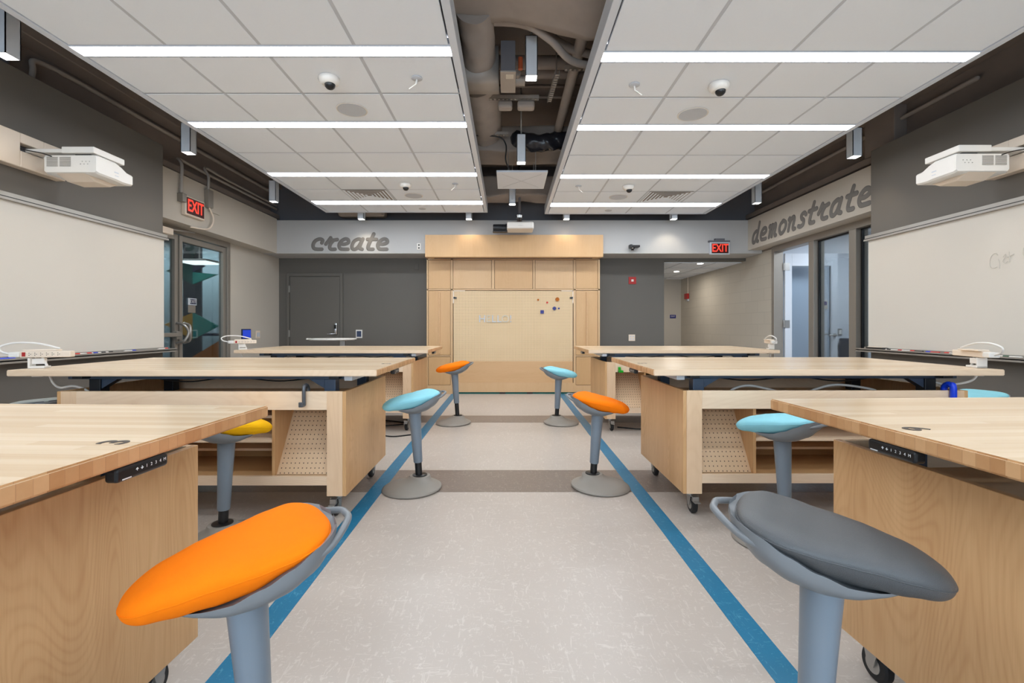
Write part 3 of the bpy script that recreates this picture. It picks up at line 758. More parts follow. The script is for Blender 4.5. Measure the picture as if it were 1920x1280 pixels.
# dark beams and conduits along the side walls
for s, W_, lab in ((1, WL, 'left'), (-1, WR, 'right')):
    m = MB(); m.box(min(W_, W_+s*.20), max(W_, W_+s*.20), YF, 8.1, 3.55, 3.75)
    m.box(min(W_, W_+s*.16), max(W_, W_+s*.16), 5.0, 8.1, 3.02, 3.10)
    tag(m.obj('side_beam', M['dark_brown'], None, .01), 'dark brown steel ledge running above the %s wall' % lab, 'beam', 'dark ledges along the side walls')
def conduit(label, pts, r=.018, mat='strut'):
    m = MB(); m.tube(smooth_path(pts, 8), r, 12); return tag(m.obj('conduit', M[mat], None, smooth=True), label, 'conduit', 'conduits on the side walls')
xw = WL+.05
conduit('grey conduit bending down to the left bulkhead, nearest the viewer', [(xw, 3.5, 3.0), (xw, 3.5, 3.4), (xw+.05, 3.58, 3.62), (xw+.3, 3.7, 3.78)], .04, 'dark_grey')
conduit('grey conduit bending down to the left bulkhead, second one', [(xw, 3.78, 3.0), (xw, 3.78, 3.35), (xw+.05, 3.86, 3.6), (xw+.3, 3.95, 3.76)], .03, 'dark_grey')
conduit('long thin conduit rising from the left bulkhead and running to the back', [(xw, 4.0, 3.0), (xw, 4.0, 3.35), (xw, 4.1, 3.47), (xw, 5.0, 3.48), (xw, 6.5, 3.48), (xw, 8.0, 3.48)], .022, 'dark_duct')
conduit('conduit dropping to the left exit sign', [(xw+.1, 8.0, 3.18), (xw+.1, 6.2, 3.18), (xw+.12, 5.62, 3.18), (SL+.03, 5.53, 3.08), (SL+.03, 5.52, 2.76)], .018)
conduit('conduit dropping to the junction box beside the left exit sign', [(xw+.1, 8.0, 3.24), (xw+.1, 6.6, 3.24), (xw+.12, 6.1, 3.24), (SL+.03, 6.02, 3.1), (SL+.03, 6.02, 2.94)], .016)
conduit('long conduit running above the right wall', [(WR-.06, 4.2, 3.4), (WR-.06, 6, 3.4), (WR-.06, 8.0, 3.4)], .022, 'dark_duct')
t = tag(bx('wall_pilaster', M['dark_brown'], WR-.14, WR, 5.0, 5.42, 3.1, 3.56, None, .01), 'dark brown boxed pier above the right bulkhead', 'pier')
t = tag(bx('ceiling_duct_end', M['dark_duct'], -2.9, -2.1, 7.85, 8.09, 3.03, 3.35, None, .05), 'rounded brown duct end showing above the word create', 'duct')

# ------------------------------------------------------------------ whiteboards
def whiteboard(side):
    s = 1 if side == 'left' else -1
    xf = GL if side == 'left' else GR
    y0, y1 = -.6, (5.10 if side == 'left' else 5.16)
    def X(d): return xf+s*d
    def B(m, d0, d1, a, b, z0, z1): m.box(min(X(d0), X(d1)), max(X(d0), X(d1)), a, b, z0, z1)
    lab = {'left': 'long blank whiteboard on the left grey wall', 'right': 'long whiteboard with faint writing on the right grey wall'}[side]
    t = thing('whiteboard', lab, 'whiteboard', (xf, (y0+y1)/2, .9))
    m = MB(); B(m, 0, .018, y0, y1-.03, .925, 2.10); m.obj('writing_surface', M['board'], t)
    m = MB(); B(m, 0, .05, y0, y1, 2.10, 2.118); B(m, 0, .035, y0, y1, 2.127, 2.16); m.obj('top_rail', M['tray'], t)
    m = MB(); B(m, 0, .042, y0, y1, 2.118, 2.127); m.obj('rail_shadow_line', M['black'], t)  # black strip paints the dark shadow line between the two rails
    m = MB(); B(m, .0, .115, y0, y1+.03, .895, .905); B(m, .10, .115, y0, y1+.03, .88, .918); B(m, 0, .02, y0, y1+.03, .89, .93); m.obj('marker_tray', M['tray'], t)
    if side == 'right':
        # faint handwriting "Get" and a following G
        P = lambda px, py: (3.975, 3.975*870/(px-953), 1.15+(613-py)*(3.975*870/(px-953))/870)
        strokes = [[(1871, 478), (1866, 474.5), (1859, 480), (1856, 490), (1857, 500), (1863, 502.5), (1869, 500.5)], [(1872, 486), (1874, 492), (1874.5, 503)],
                   [(1881, 482), (1885, 476), (1886, 480), (1881, 488), (1881, 491), (1885, 493), (1889, 490)], [(1892, 472), (1892.5, 482), (1893.5, 491)], [(1888, 482), (1895, 479), (1901, 476)],
                   [(1922, 462), (1919, 466), (1918.5, 474), (1920, 480)]]
        m = MB()
        for st in strokes: m.tube(smooth_path([P(*p) for p in st], 6), .0022, 6)
        m.obj('handwriting', M['faint'], t, smooth=True)
whiteboard('left'); whiteboard('right')
def marker(side, y, cap, body, i, where):
    x = GL+.06 if side == 'left' else GR-.06
    t = thing('whiteboard_marker', '%s marker on the %s whiteboard tray, %s' % (where[0], side, where[1]), 'marker', (x, y, .915), 'markers on the %s tray' % side)
    m = MB(); m.cyl((x, y-.06, .915), .0095, .085, 'y', 14); m.obj('barrel', M[body], t, smooth='auto')
    m = MB(); m.cyl((x, y+.025, .915), .011, .045, 'y', 14); m.obj('cap', M[cap], t, smooth='auto')
Yl = lambda px: 3.72*870/(953-px)
Yr = lambda px: 3.94*870/(px-953)
for i, (px, cap, body, w_) in enumerate(((8, 'clamp_blue', 'clamp_blue', ('thick blue', 'nearest the viewer')), (134, 'ink_red', 'white', ('red capped', 'first right of the power strip')),
        (157, 'ink_red', 'white', ('red capped', 'second right of the power strip')), (169, 'ink_blue', 'white', ('blue capped', 'between a red and a black one')),
        (184, 'black', 'white', ('black tipped', 'left of the black capped one')), (198, 'black', 'white', ('black capped', 'in the middle stretch')),
        (243, 'ink_blue', 'white', ('blue capped', 'alone in the far half')), (305, 'ink_red', 'white', ('red capped', 'at the far end')))):
    marker('left', Yl(px), cap, body, i, w_)
for i, (px, cap, body, w_) in enumerate(((1657, 'black', 'white', ('white', 'next to the eraser')), (1675, 'black', 'white', ('black capped', 'second from the eraser')),
        (1696, 'ink_red', 'white', ('red capped', 'third from the eraser')), (1720, 'ink_red', 'black', ('black and red', 'fourth from the eraser')),
        (1750, 'ink_blue', 'ink_red', ('red and blue', 'middle of the row')), (1786, 'ink_red', 'white', ('red capped', 'just left of the power strip')),
        (1868, 'black', 'white', ('black capped', 'just right of the power strip')), (1900, 'ink_green', 'white', ('dark green capped', 'nearest the viewer')))):
    marker('right', Yr(px), cap, body, i, w_)
t = thing('whiteboard_eraser', 'black felt eraser at the far end of the right whiteboard tray', 'eraser', (GR-.06, 4.95, .907))
bx('felt_pad', M['black'], GR-.09, GR-.03, 4.84, 5.08, .906, .932, t, .006); bx('eraser_back', M['ivory'], GR-.085, GR-.035, 4.86, 5.06, .932, .942, t, .004)

# ------------------------------------------------------------------ projectors on wall arms
def wall_projector(side, y0, zb):
    s = 1 if side == 'left' else -1
    xf = GL if side == 'left' else GR
    t = thing('wall_projector', 'white short throw projector on an arm above the %s whiteboard' % side, 'projector', (xf, y0, zb), 'short throw projectors')
    def X(d): return xf+s*d
    def B(d0, d1, a, b, z0, z1, name, mat, par=t, bev=.006):
        return bx(name, mat, min(X(d0), X(d1)), max(X(d0), X(d1)), a, b, z0, z1, par, bev)
    # body: side outline in y-z extruded across
    d0, d1 = .20, .60; L_ = .36
    m = MB()
    rings = []
    for (yy, dd0, dd1, z0, z1) in ((y0, d0, d1-.0, zb+.01, zb+.14), (y0+.02, d0-.005, d1+.005, zb, zb+.145), (y0+.18, d0-.005, d1+.006, zb-.0, zb+.145),
                                   (y0+.24, d0, d1+.006, zb-.005, zb+.125), (y0+.30, d0+.02, d1+.0, zb, zb+.10), (y0+L_, d0+.03, d1-.01, zb+.01, zb+.10)):
        c = .012
        pts = [(dd0+c, z0), (dd1-c, z0), (dd1, z0+c), (dd1, z1-c), (dd1-c, z1), (dd0+c, z1), (dd0, z1-c), (dd0, z0+c)]
        rings.append([(X(p[0]), yy, p[1]) for p in pts])
    m.loft(rings); body = m.obj('projector_body', M['white'], t, smooth='auto')
    m = MB(); pr = [(y0+.0, zb+.005), (y0+.10, zb-.035), (y0+.24, zb-.035), (y0+.32, zb+.005)]
    m.prism([(p[0], p[1]) for p in pr], 'x', min(X(d0+.08), X(d1-.09)), max(X(d0+.08), X(d1-.09))); m.obj('underside_bulge', M['ivory'], body, .01)
    m = MB()
    for k in range(8):
        z = zb+.055+k*.0095
        for q in range(2):
            a, b_ = X(d0+.02+q*.10), X(d0+.105+q*.10); m.box(min(a, b_), max(a, b_), y0-.003, y0+.004, z, z+.005)
    m.obj('vent_grille', M['tray'], body)
    m = MB()
    for q in range(6): a = X(d1-.12+q*.014); m.box(a-.003, a+.003, y0-.003, y0+.003, zb+.07+(q % 2)*.02, zb+.075+(q % 2)*.02)
    m.obj('control_buttons', M['tray'], body)
    m = MB(); xx = X(d1+.005); m.box(min(xx, xx+s*.002), max(xx, xx+s*.002), y0+.16, y0+.20, zb+.06, zb+.068); m.box(min(xx, xx+s*.002), max(xx, xx+s*.002), y0+.165, y0+.2, zb+.035, zb+.04); m.obj('name_plate', M['tbar'], body)
    B(.34, .59, y0-.01, y0+.28, zb+.155, zb+.205, 'mount_cover', M['white'])
    B(.42, .54, y0+.02, y0+.2, zb+.138, zb+.158, 'mount_bracket', M['black_metal'], bev=0)
    B(.05, .36, y0+.00, y0+.13, zb+.162, zb+.192, 'mount_arm', M['white'])
    m = MB(); yA, yB2 = y0-1.0, y0+.30
    B(0, .08, yA, y0-.06, zb+.03, zb+.29, 'wall_plate', M['ivory']); B(0, .08, y0-.06, y0+.12, zb+.215, zb+.29, 'wall_plate', M['ivory']); B(0, .08, y0-.06, y0+.12, zb+.03, zb+.155, 'wall_plate', M['ivory'])
    B(0, .08, y0+.12, yB2, zb+.03, zb+.29, 'wall_plate', M['ivory'])
    B(0, .01, y0-.06, y0+.12, zb+.155, zb+.215, 'recess_back', M['dark_grey'], bev=0)
    m.bm.free(); m = MB(); m.tube(smooth_path([(X(.04), y0-.03, zb+.18), (X(.12), y0-.02, zb+.165), (X(.2), y0-.015, zb+.15), (X(.26), y0-.006, zb+.13)]), .004, 8); m.obj('power_cable', M['black'], t, smooth=True)
wall_projector('left', 3.58, 2.335)
wall_projector('right', 3.52, 2.325)

# central projector on the header
t = thing('ceiling_projector', 'white projector with black lens tube hung in front of the beam above the wooden header', 'projector', (.09, 7.45, 2.7))
m = MB(); m.box(-.02, .40, 7.25, 7.6, 2.69, 2.80); m.obj('projector_body', M['white'], t, .025, seg=4)
m = MB(); m.lathe([(.055, 0), (.06, .01), (.06, .2), (.07, .205), (.07, .225), (.0655, .23)], (-.245, 7.5, 2.75), 28, axis='x'); m.obj('lens_tube', M['black_metal'], t, smooth='auto')
bx('lens_bracket', M['black'], -.25, -.02, 7.45, 7.55, 2.68, 2.70, t)
m = MB(); m.lathe([(.055, 0), (.05, .03), (.03, .08), (.055, .10), (.06, .14), (.03, .16)], (.18, 7.45, 2.80), 24); m.obj('mount', M['chrome'], t, smooth='auto')
m = MB(); m.cyl((.18, 7.45, 2.95), .02, ZC-2.95); m.obj('mount_pole', M['dark_grey'], t, smooth=True)
m = MB(); m.prism([(.14, 2.735), (.19, 2.742), (.24, 2.735), (.19, 2.738)], 'y', 7.248, 7.25); m.obj('badge', M['tray'], t)

# ------------------------------------------------------------------ feature wall cabinet
def feature():
    t = thing('feature_cabinet', 'tall maple wall cabinet with a large pegboard in the middle of the back wall', 'cabinet', (.086, 8.0, 0))
    F = 8.0
    m = MB()
    xs = [(-1.407, -1.382), (-.993, -.956), (1.125, 1.164), (1.549, 1.58)]
    for a, b in xs: m.box(a, b, F, 8.39, 0, 2.34)
    m.box(-1.407, 1.58, F, 8.39, 2.309, 2.39); m.box(-1.407, 1.58, F, 8.39, 1.784, 1.807)
    m.box(-.285, -.239, F, 8.39, 1.8, 2.32); m.box(.426, .46, F, 8.39, 1.8, 2.32)
    m.box(-1.382, -.993, F, 8.39, .644, .663); m.box(1.164, 1.549, F, 8.39, .644, .663)
    m.box(-1.382, -.993, F+.002, 8.3, 0, .148); m.box(1.164, 1.549, F+.002, 8.3, 0, .148)
    m.obj('carcass', M['feature2'], t)
    bx('back_board', M['veneer_dark'], -1.38, 1.55, 8.37, 8.39, 0, 2.3, t)
    gap = .006; k = 0
    for (a, b, z0, z1, nm, mt) in ((-1.382, -.993, 1.807, 2.309, 'door', 'feature'), (-.956, -.285, 1.807, 2.309, 'door', 'feature2'), (-.239, .426, 1.807, 2.309, 'door', 'feature'),
                       (.46, 1.125, 1.807, 2.309, 'door', 'feature2'), (1.164, 1.549, 1.807, 2.309, 'door', 'feature'),
                       (-1.382, -.993, .663, 1.784, 'door', 'feature'), (1.164, 1.549, .663, 1.784, 'door', 'feature'),
                       (-1.382, -.993, .148, .644, 'door', 'feature'), (1.164, 1.549, .148, .644, 'door', 'feature')):
        d = bx(nm, M[mt], a+gap, b-gap, F+.008, F+.028, z0+gap, z1-gap, t)
        if z1 == 1.784:
            xc = (a+b)/2
            bx('pull_strip', M['feature_x'], xc-.013, xc+.013, F-.012, F+.008, z0+.03, z1-.03, d, .005)
    pb = bx('pegboard_panel', M['pegboard'], -.945, 1.114, F+.01, F+.03, .5616, 1.775, t)
    bx('bench_front', M['feature_x'], -.945, 1.114, F-.004, F+.02, .19, .5616, t, .002)
    bx('plinth', M['feature2'], -.956, 1.125, F-.01, F+.1, .03, .19, t, .002)
    bx('plinth_foot', M['dteal'], -.956, 1.3, F-.005, F+.1, 0, .03, t)
    for x in (-.10, .37): bx('plinth_notch', M['black'], x-.05, x+.05, F-.014, F-.009, .0, .03, pb)
    for s, x in ((1, -.945), (-1, 1.114)):
        m = MB(); a, b = x, x+s*.055; m.box(min(a, b), max(a, b), F, F+.012, 1.655, 1.668); m.box(min(a, b), max(a, b), F-.01, F+.012, 1.64, 1.65)
        m.box(min(a, x+s*.03), max(a, x+s*.03), F-.006, F+.01, 1.64, 1.67); m.obj('latch', M['black'], t)
        m = MB(); a, b = x-s*.005, x+s*.20; m.box(min(a, b), max(a, b), F+.002, F+.012, 1.768, 1.782); m.box(min(x-s*.012, x+s*.008), max(x-s*.012, x+s*.008), F+.002, F+.012, 1.56, 1.782); m.obj('corner_guard', M['ivory'], t)
feature()
t = thing('wooden_header', 'maple box header lit from above over the pegboard cabinet', 'header', (.1, 7.72, 2.312))
bx('header_box', M['feature'], -1.384, 1.58, 7.72, 7.858, 2.316, 2.685, t, .002)
bx('shade_rail', M['veneer_dark'], -1.25, 1.42, 7.86, 8.0, 2.34, 2.39, t)
bx('header_slot', M['black_metal'], -1.25, 1.42, 7.84, 7.856, 2.308, 2.318, t)
for ch, px, mt in (('H', 904, 'tray'), ('E', 915.5, 'ochre'), ('L', 926, 'ink_green'), ('L', 936, 'tray'), ('O', 947.5, 'ochre'), ('!', 957.5, 'label')):
    x = (px-953)*8/870
    mm = {'tray': M['tbar'], 'ochre': M['label'], 'ink_green': M['tbar'], 'label': M['tbar']}[mt]
    o = text_obj('peg_letter', ch, .175, mm, face_mat((x, 8.004, 1.287), 'front'), None, .005)
    wh = {904: 'first in HELLO', 915.5: 'second in HELLO', 926: 'third in HELLO', 936: 'fourth in HELLO', 947.5: 'fifth in HELLO', 957.5: 'closing HELLO'}[px]
    tag(o, 'faint pale %s %s, %s, on the pegboard' % ('letter' if ch != '!' else 'exclamation mark', ch, wh) if ch != '!' else 'faint pale exclamation mark after HELLO on the pegboard', 'letter', 'letters pegged on the board')
for px, py, r, mt, lab in ((1009, 562, .018, 'rust', 'small orange round peg at the left of the coloured pegs'), (1026, 567, .017, 'ink_red', 'small red round peg between the orange pegs'),
        (1045, 561, .034, 'rust', 'large orange round peg at the top right of the pegboard'), (1039.5, 578, .031, 'sign_blue', 'large blue round peg on the pegboard'), (1047.8, 578, .015, 'sign_blue', 'tiny dark blue peg beside the large blue one'),
        (1016.5, 584.5, .03, 'sign_blue', 'blue square peg, lowest of the coloured pegs')):
    x, z = (px-953)*8/870, 1.15+(613-py)*8/870
    m = MB()
    if 'square' in lab: m.box(x-r, x+r, 7.992, 8.01, z-r, z+r)
    else: m.cyl((x, 7.992, z), r, .018, 'y', 20)
    tag(m.obj('pegboard_peg', M[mt], None, .002), lab, 'peg', 'coloured pegs on the board')

# ------------------------------------------------------------------ script lettering
GL_ = {
 'c': ([[(.78,.62),(.80,.88),(.5,1),(.15,.8),(.05,.4),(.2,.08),(.5,0),(.9,0)]], 1.0),
 'r': ([[(0,.5),(.16,.8),(.30,1.12)], [(.30,1.1),(.42,.93),(.65,.9),(.92,.95)], [(.62,.9),(.42,.55),(.40,.18),(.58,0),(.92,0)]], 1.0),
 'e': ([[(.14,.52),(.5,.5),(.80,.66),(.72,.93),(.42,1),(.12,.75),(.03,.4),(.2,.06),(.5,0),(.9,0)]], 1.0),
 'a': ([[(.78,.85),(.5,1),(.15,.8),(.03,.4),(.12,.06),(.38,0),(.62,.28),(.8,.85)], [(.85,1),(.74,.45),(.76,.1),(.98,0)]], 1.05),
 't': ([[(.5,1.5),(.40,1.05),(.26,.4),(.3,.06),(.5,0),(.72,0)], [(.05,.96),(.85,.96)]], .9),
 'd': ([[(.72,.85),(.5,1),(.15,.8),(.03,.4),(.12,.06),(.38,0),(.6,.3),(.76,.8)], [(.86,1.72),(.78,.9),(.72,.35),(.76,.05),(.95,0)]], 1.0),
 'm': ([[(0,.92),(.12,1),(.16,.65),(.1,0)], [(.13,.5),(.3,.9),(.47,1),(.53,.75),(.48,0)], [(.51,.5),(.68,.9),(.86,1),(.92,.75),(.86,.2),(.95,0),(1.08,0)]], 1.15),
 'o': ([[(.5,1),(.15,.8),(.05,.4),(.25,.02),(.55,.02),(.83,.35),(.83,.75),(.5,1),(.35,.98)]], .95),
 'n': ([[(0,.92),(.12,1),(.16,.65),(.1,0)], [(.13,.5),(.35,.9),(.58,1),(.68,.75),(.62,.2),(.72,0),(.9,0)]], 1.0),
 's': ([[(.78,.82),(.55,1),(.28,.88),(.34,.62),(.60,.42),(.58,.1),(.3,0),(.06,.08)]], .85),
}
def lettering(word, label, loc, facing, xh, adv, rad, depth_axis):
    t = thing('wall_lettering', label, 'wall lettering', loc)
    M4 = face_mat(loc, facing); x = 0
    for ch in word:
        st, wd = GL_[ch]; m = MB()
        for s in st:
            pts = [((p[0]+p[1]*.2)*xh*1.12, p[1]*xh, 0) for p in s]
            pts = [(p[0]+x, p[1], 0) for p in pts]
            m.tube(smooth_path(pts, 6), rad, 12, flat=(2, .12, 0))
        m.xform(M4); m.obj('letter', M['letter'], t, smooth=True)
        x += adv*wd
    return t
lettering('create', 'dark grey painted script word create on the beam', (-3.33, 7.857, 2.468), 'front', .172, .222, .031, 1)
lettering('demonstrate', 'dark grey painted script word demonstrate on the right soffit', (SR-.003, 7.72, 2.545), 'west', .172, .238, .030, 0)

# ------------------------------------------------------------------ exit signs and wall devices
def exit_sign(loc, facing, label, w_=.36, h_=.235):
    x, y, z = loc
    t = thing('exit_sign', label, 'exit sign', loc, 'red lit exit signs')
    if facing == 'front':
        bx('housing', M['tbar'], x-w_/2, x+w_/2, y, y+.05, z-h_/2, z+h_/2, t, .006)
        bx('face', M['exit_dark'], x-w_/2+.025, x+w_/2-.025, y-.004, y, z-h_/2+.02, z+h_/2-.025, t)
        o = text_obj('exit_letters', 'EXIT', .16, M['exit_red'], face_mat((x, y-.006, z-.002), 'front') @ Matrix.Diagonal((.84, 1.15, 1, 1)), t, .002, off=.002)
        bx('mount_box', M['dark_grey'], x-w_/2-.02, x+w_/2, y-.01, y+.05, z+h_/2, z+h_/2+.025, t)
        bx('mount_box', M['dark_grey'], x-.08, x+.08, y, y+.05, z+h_/2+.02, z+h_/2+.06, t)
    else:
        bx('housing', M['ivory'], x, x+.05, y-w_/2, y+w_/2, z-h_/2, z+h_/2, t, .008)
        bx('face', M['exit_dark'], x+.05, x+.054, y-w_/2+.025, y+w_/2-.02, z-h_/2+.02, z+h_/2-.02, t)
        text_obj('exit_letters', 'EXIT', .17, M['exit_red'], face_mat((x+.056, y, z-.0), 'east') @ Matrix.Diagonal((.84, 1.2, 1, 1)), t, .002, off=.002)
        bx('junction_block', M['alu'], x, x+.07, y-w_/2-.07, y-w_/2-.0, z+.02, z+.12, t, .006)
exit_sign((3.56, 7.80, 2.475), 'front', 'red lit EXIT sign on the beam above the corridor opening', .33, .21)
exit_sign((SL, 5.74, 2.62), 'east', 'red lit EXIT sign on the left soffit above the glass doors')
t = thing('junction_box', 'painted junction box with a hanging white loop beside the left exit sign', 'junction box', (SL, 6.05, 2.85))
bx('box', M['alu'], SL, SL+.06, 5.98, 6.08, 2.70, 2.93, t, .006); bx('cover', M['beige'], SL, SL+.02, 6.08, 6.28, 2.66, 2.86, t, .004)
m = MB(); m.tube(smooth_path([(SL+.03, 6.04, 2.70), (SL+.03, 6.12, 2.58), (SL+.03, 6.06, 2.45), (SL+.03, 5.92, 2.40), (SL+.02, 5.7, 2.38)]), .010, 10); m.obj('cord_loop', M['ivory'], t, smooth=True)

def plate(name, label, cat, x0, x1, z0, z1, y, mat='white', inner=None, imat=None, facing='front'):
    t = thing(name, label, cat, ((x0+x1)/2, y, (z0+z1)/2))
    bx('plate', M[mat], x0, x1, y-.012, y, z0, z1, t, .003)
    if inner:
        cx, cz = (x0+x1)/2, (z0+z1)/2; w2, h2 = (x1-x0)/2*inner, (z1-z0)/2*inner
        bx('insert', M[imat], cx-w2, cx+w2, y-.016, y-.012, cz-h2, cz+h2, t)
    return t
def PB(x0, x1, y0, y1, d): return ((x0-953)*d/870, (x1-953)*d/870, 1.15+(613-y1)*d/870, 1.15+(613-y0)*d/870)
plate('wall_panel', 'white framed dark touch panel on the grey wall right of the back door', 'wall panel', *PB(667.5, 679.5, 618, 633.5, YB), YB, 'white', .7, 'screen_dark')
plate('wall_plate', 'small grey cover plate high on the grey wall beside the cabinet', 'wall plate', *PB(777.5, 785.5, 494.5, 505.5, YB), YB, 'back_grey')
t = plate('wall_outlet', 'white wall outlet on the beam left of the wooden header', 'outlet', *PB(782, 789.5, 456, 468.5, 7.86), 7.86, 'white')
x0, x1, z0, z1 = PB(782, 789.5, 456, 468.5, 7.86)
for k in (.28, .72): bx('socket', M['black'], (x0+x1)/2-.012, (x0+x1)/2+.012, 7.842, 7.848, z0+(z1-z0)*k-.012, z0+(z1-z0)*k+.012, t)
t = plate('fire_alarm', 'red square fire alarm on the grey wall right of the cabinet', 'fire alarm', *PB(1178.5, 1192.5, 519, 532.5, YB), YB, 'red', .3, 'white')
t = plate('wall_outlet', 'square ivory outlet low on the grey wall right of the cabinet', 'outlet', *PB(1178.5, 1190.5, 627, 639, YB), YB, 'ivory')
x0, x1, z0, z1 = PB(1178.5, 1190.5, 627, 639, YB)
for a in (.3, .7):
    for b in (.3, .7): bx('socket', M['tbar'], x0+(x1-x0)*a-.012, x0+(x1-x0)*a+.012, YB-.015, YB-.012, z0+(z1-z0)*b-.012, z0+(z1-z0)*b+.012, t)
t = thing('wall_camera', 'black camera on a clear bracket under the beam right of the header', 'camera', (2.11, 7.8, 2.48))
m = MB(); m.box(2.05, 2.20, 7.74, 7.84, 2.485, 2.52); m.box(2.03, 2.07, 7.73, 7.84, 2.475, 2.53); m.obj('camera_body', M['black'], t, .006)
m = MB(); m.lathe([(.03, 0), (.012, .03), (.02, .05)], (2.09, 7.80, 2.435), 16); m.obj('bracket', M['chrome'], t, smooth='auto')
bx('wall_mount', M['black'], 2.07, 2.13, 7.80, 7.858, 2.47, 2.50, t)
# corridor devices
plate('exit_plaque', 'small blue EXIT plaque on the pale wall end of the corridor', 'sign', *PB(1256, 1267, 590, 596.5, 11.55), 11.55, 'sign_blue')
text_obj('plaque_text', 'EXIT', .05, M['print'], face_mat(((1261.5-953)*11.55/870, 11.535, 1.15+(613-593)*11.55/870), 'front'), bpy.data.objects['exit_plaque'], .001)
t = thing('fire_strobe', 'red fire strobe with its conduit on the corridor block wall', 'fire alarm', (WR, 11.0, 1.94))
yy = 4.28*870/(1289-953)
bx('strobe_body', M['red'], WR-.07, WR-.012, yy-.08, yy+.08, 1.82, 1.95, t, .005); m = MB(); m.tube([(WR-.02, yy-.03, 1.95), (WR-.02, yy-.03, 2.33)], .010, 8); m.obj('conduit_drop', M['ivory'], t, smooth=True)
bx('strobe_base', M['tbar'], WR-.04, WR-.002, yy-.06, yy, 1.77, 1.82, t)
for (px, py, nm) in ((1313, 493.5, 'nearer'), (1268.5, 508.5, 'farther')):
    d = 870*1.183/(613-py)
    t = thing('recessed_light', 'small round recessed light in the corridor ceiling, %s one' % nm, 'ceiling light', ((px-953)*d/870, d, 2.33), 'recessed corridor lights')
    m = MB(); m.cyl(((px-953)*d/870, d, 2.324), .055, .008, n=20); m.obj('lens', M['can_light'], t)
    m = MB(); m.lathe([(.058, .0), (.075, .002), (.075, .006), (.058, .006)], ((px-953)*d/870, d, 2.326), 24); m.obj('rim', M['white'], t)
lamp('AREA', 'corridor_light', (3.5, 10.0, 2.30), 13, (1, .93, .84), size=.5)
# left wall devices between glass door and corner
Yw = lambda px, X=-4.15: X*870/(px-953)
t = thing('touch_panel', 'blue lit touch panel on the left wall beside the glass door', 'wall panel', (WL, 7.33, 1.05))
a, b = Yw(452), Yw(468.5)
bx('bezel', M['navy'], WL, WL+.02, a, b, .96, 1.12, t, .004); bx('screen', M['screen_blue'], WL+.02, WL+.022, a+.012, b-.012, .975, 1.105, t)
bx('fob', M['black'], WL, WL+.02, b+.0, b+.03, .935, .965, t)
t = thing('light_switch', 'pale double light switch near the far left corner', 'switch', (WL, 7.7, 1.03))
a, b = Yw(479.5), Yw(487)
bx('plate', M['ivory'], WL, WL+.008, a, b, .965, 1.09, t, .002)
for q in (.3, .7): bx('rocker', M['tbar'], WL+.008, WL+.012, a+(b-a)*q-.018, a+(b-a)*q+.018, .99, 1.06, t)

# ------------------------------------------------------------------ lobby contents seen through the left door
def tri(label, pts, y, mat):
    m = MB(); m.prism([((p[0]-953)*y/870, 1.15+(613-p[1])*y/870) for p in pts], 'y', y, y+.03)
    return tag(m.obj('mural_panel', M[mat], None), label, 'wall panel', 'coloured felt triangles in the lobby')
YM = 8.1
tri('teal triangle of the lower diamond seen through the glass door', [(361.5, 586), (410, 611), (361.5, 636)], YM, 'teal')
tri('ochre triangle of the lower diamond seen through the glass door', [(361.5, 586), (361.5, 636), (308, 608)], YM, 'ochre')
tri('green teal triangle of the upper diamond in the lobby', [(361.5, 510), (408, 514), (361.5, 533)], YM, 'teal')
tri('dark blue teal triangle at the top of the upper diamond', [(361.5, 484), (385, 498), (361.5, 510)], YM, 'navy')
tri('olive triangle left of the upper diamond', [(361.5, 480), (361.5, 533), (312, 508)], YM, 'dteal')
tri('deep green triangle high in the glass door', [(345, 462), (385, 452), (362, 480)], YM, 'dteal')
tri('rust orange triangle at the bottom of the glass door', [(362, 668), (414, 637), (424, 700), (362, 700)], YM, 'rust')
tag(bx('lobby_column', M['lobby_dark'], -5.72, -5.50, 8.16, 8.35, 0, 3.0), 'dark navy column carrying the coloured triangles in the lobby', 'column')
t = thing('lobby_lamp', 'bright flat light seen through the upper glass of the left door', 'ceiling light', (-5.2, 7.8, 2.22))
bx('lens', M['lamp_lobby'], -5.42, -4.95, 7.6, 8.0, 2.22, 2.24, t); bx('hood', M['white'], -5.43, -4.94, 7.59, 8.01, 2.24, 2.27, t)
bx('stem', M['white'], -5.2, -5.18, 7.8, 7.82, 2.27, 3.0, t)
t = thing('lobby_table', 'pale high table with dark edge standing in the lobby', 'table', (-5.6, 9.1, 0))
bx('table_top', M['navy'], -6.2, -5.0, 8.9, 9.4, .98, 1.03, t)
for x in (-6.1, -5.1): bx('leg', M['cool_white'], x-.03, x+.03, 9.1, 9.16, 0, .98, t)
t = thing('exit_plaque', 'blue EXIT plaque on the inside of the left glass door', 'sign', (WL-.02, 6.15, 1.4))
bx('plate', M['tbar'], WL-.032, WL-.026, Yw(354, -4.17), Yw(369.5, -4.17), 1.44, 1.53, t)
bx('face', M['navy'], WL-.026, WL-.024, Yw(357.5, -4.17), Yw(368.5, -4.17), 1.452, 1.518, t)
text_obj('plaque_text', 'EXIT', .06, M['print'], face_mat((WL-.023, Yw(363, -4.17), 1.485), 'east'), t, .0005)
bx('lower_plate', M['alu'], WL-.032, WL-.026, Yw(354, -4.17), Yw(367.5, -4.17), 1.34, 1.435, t)
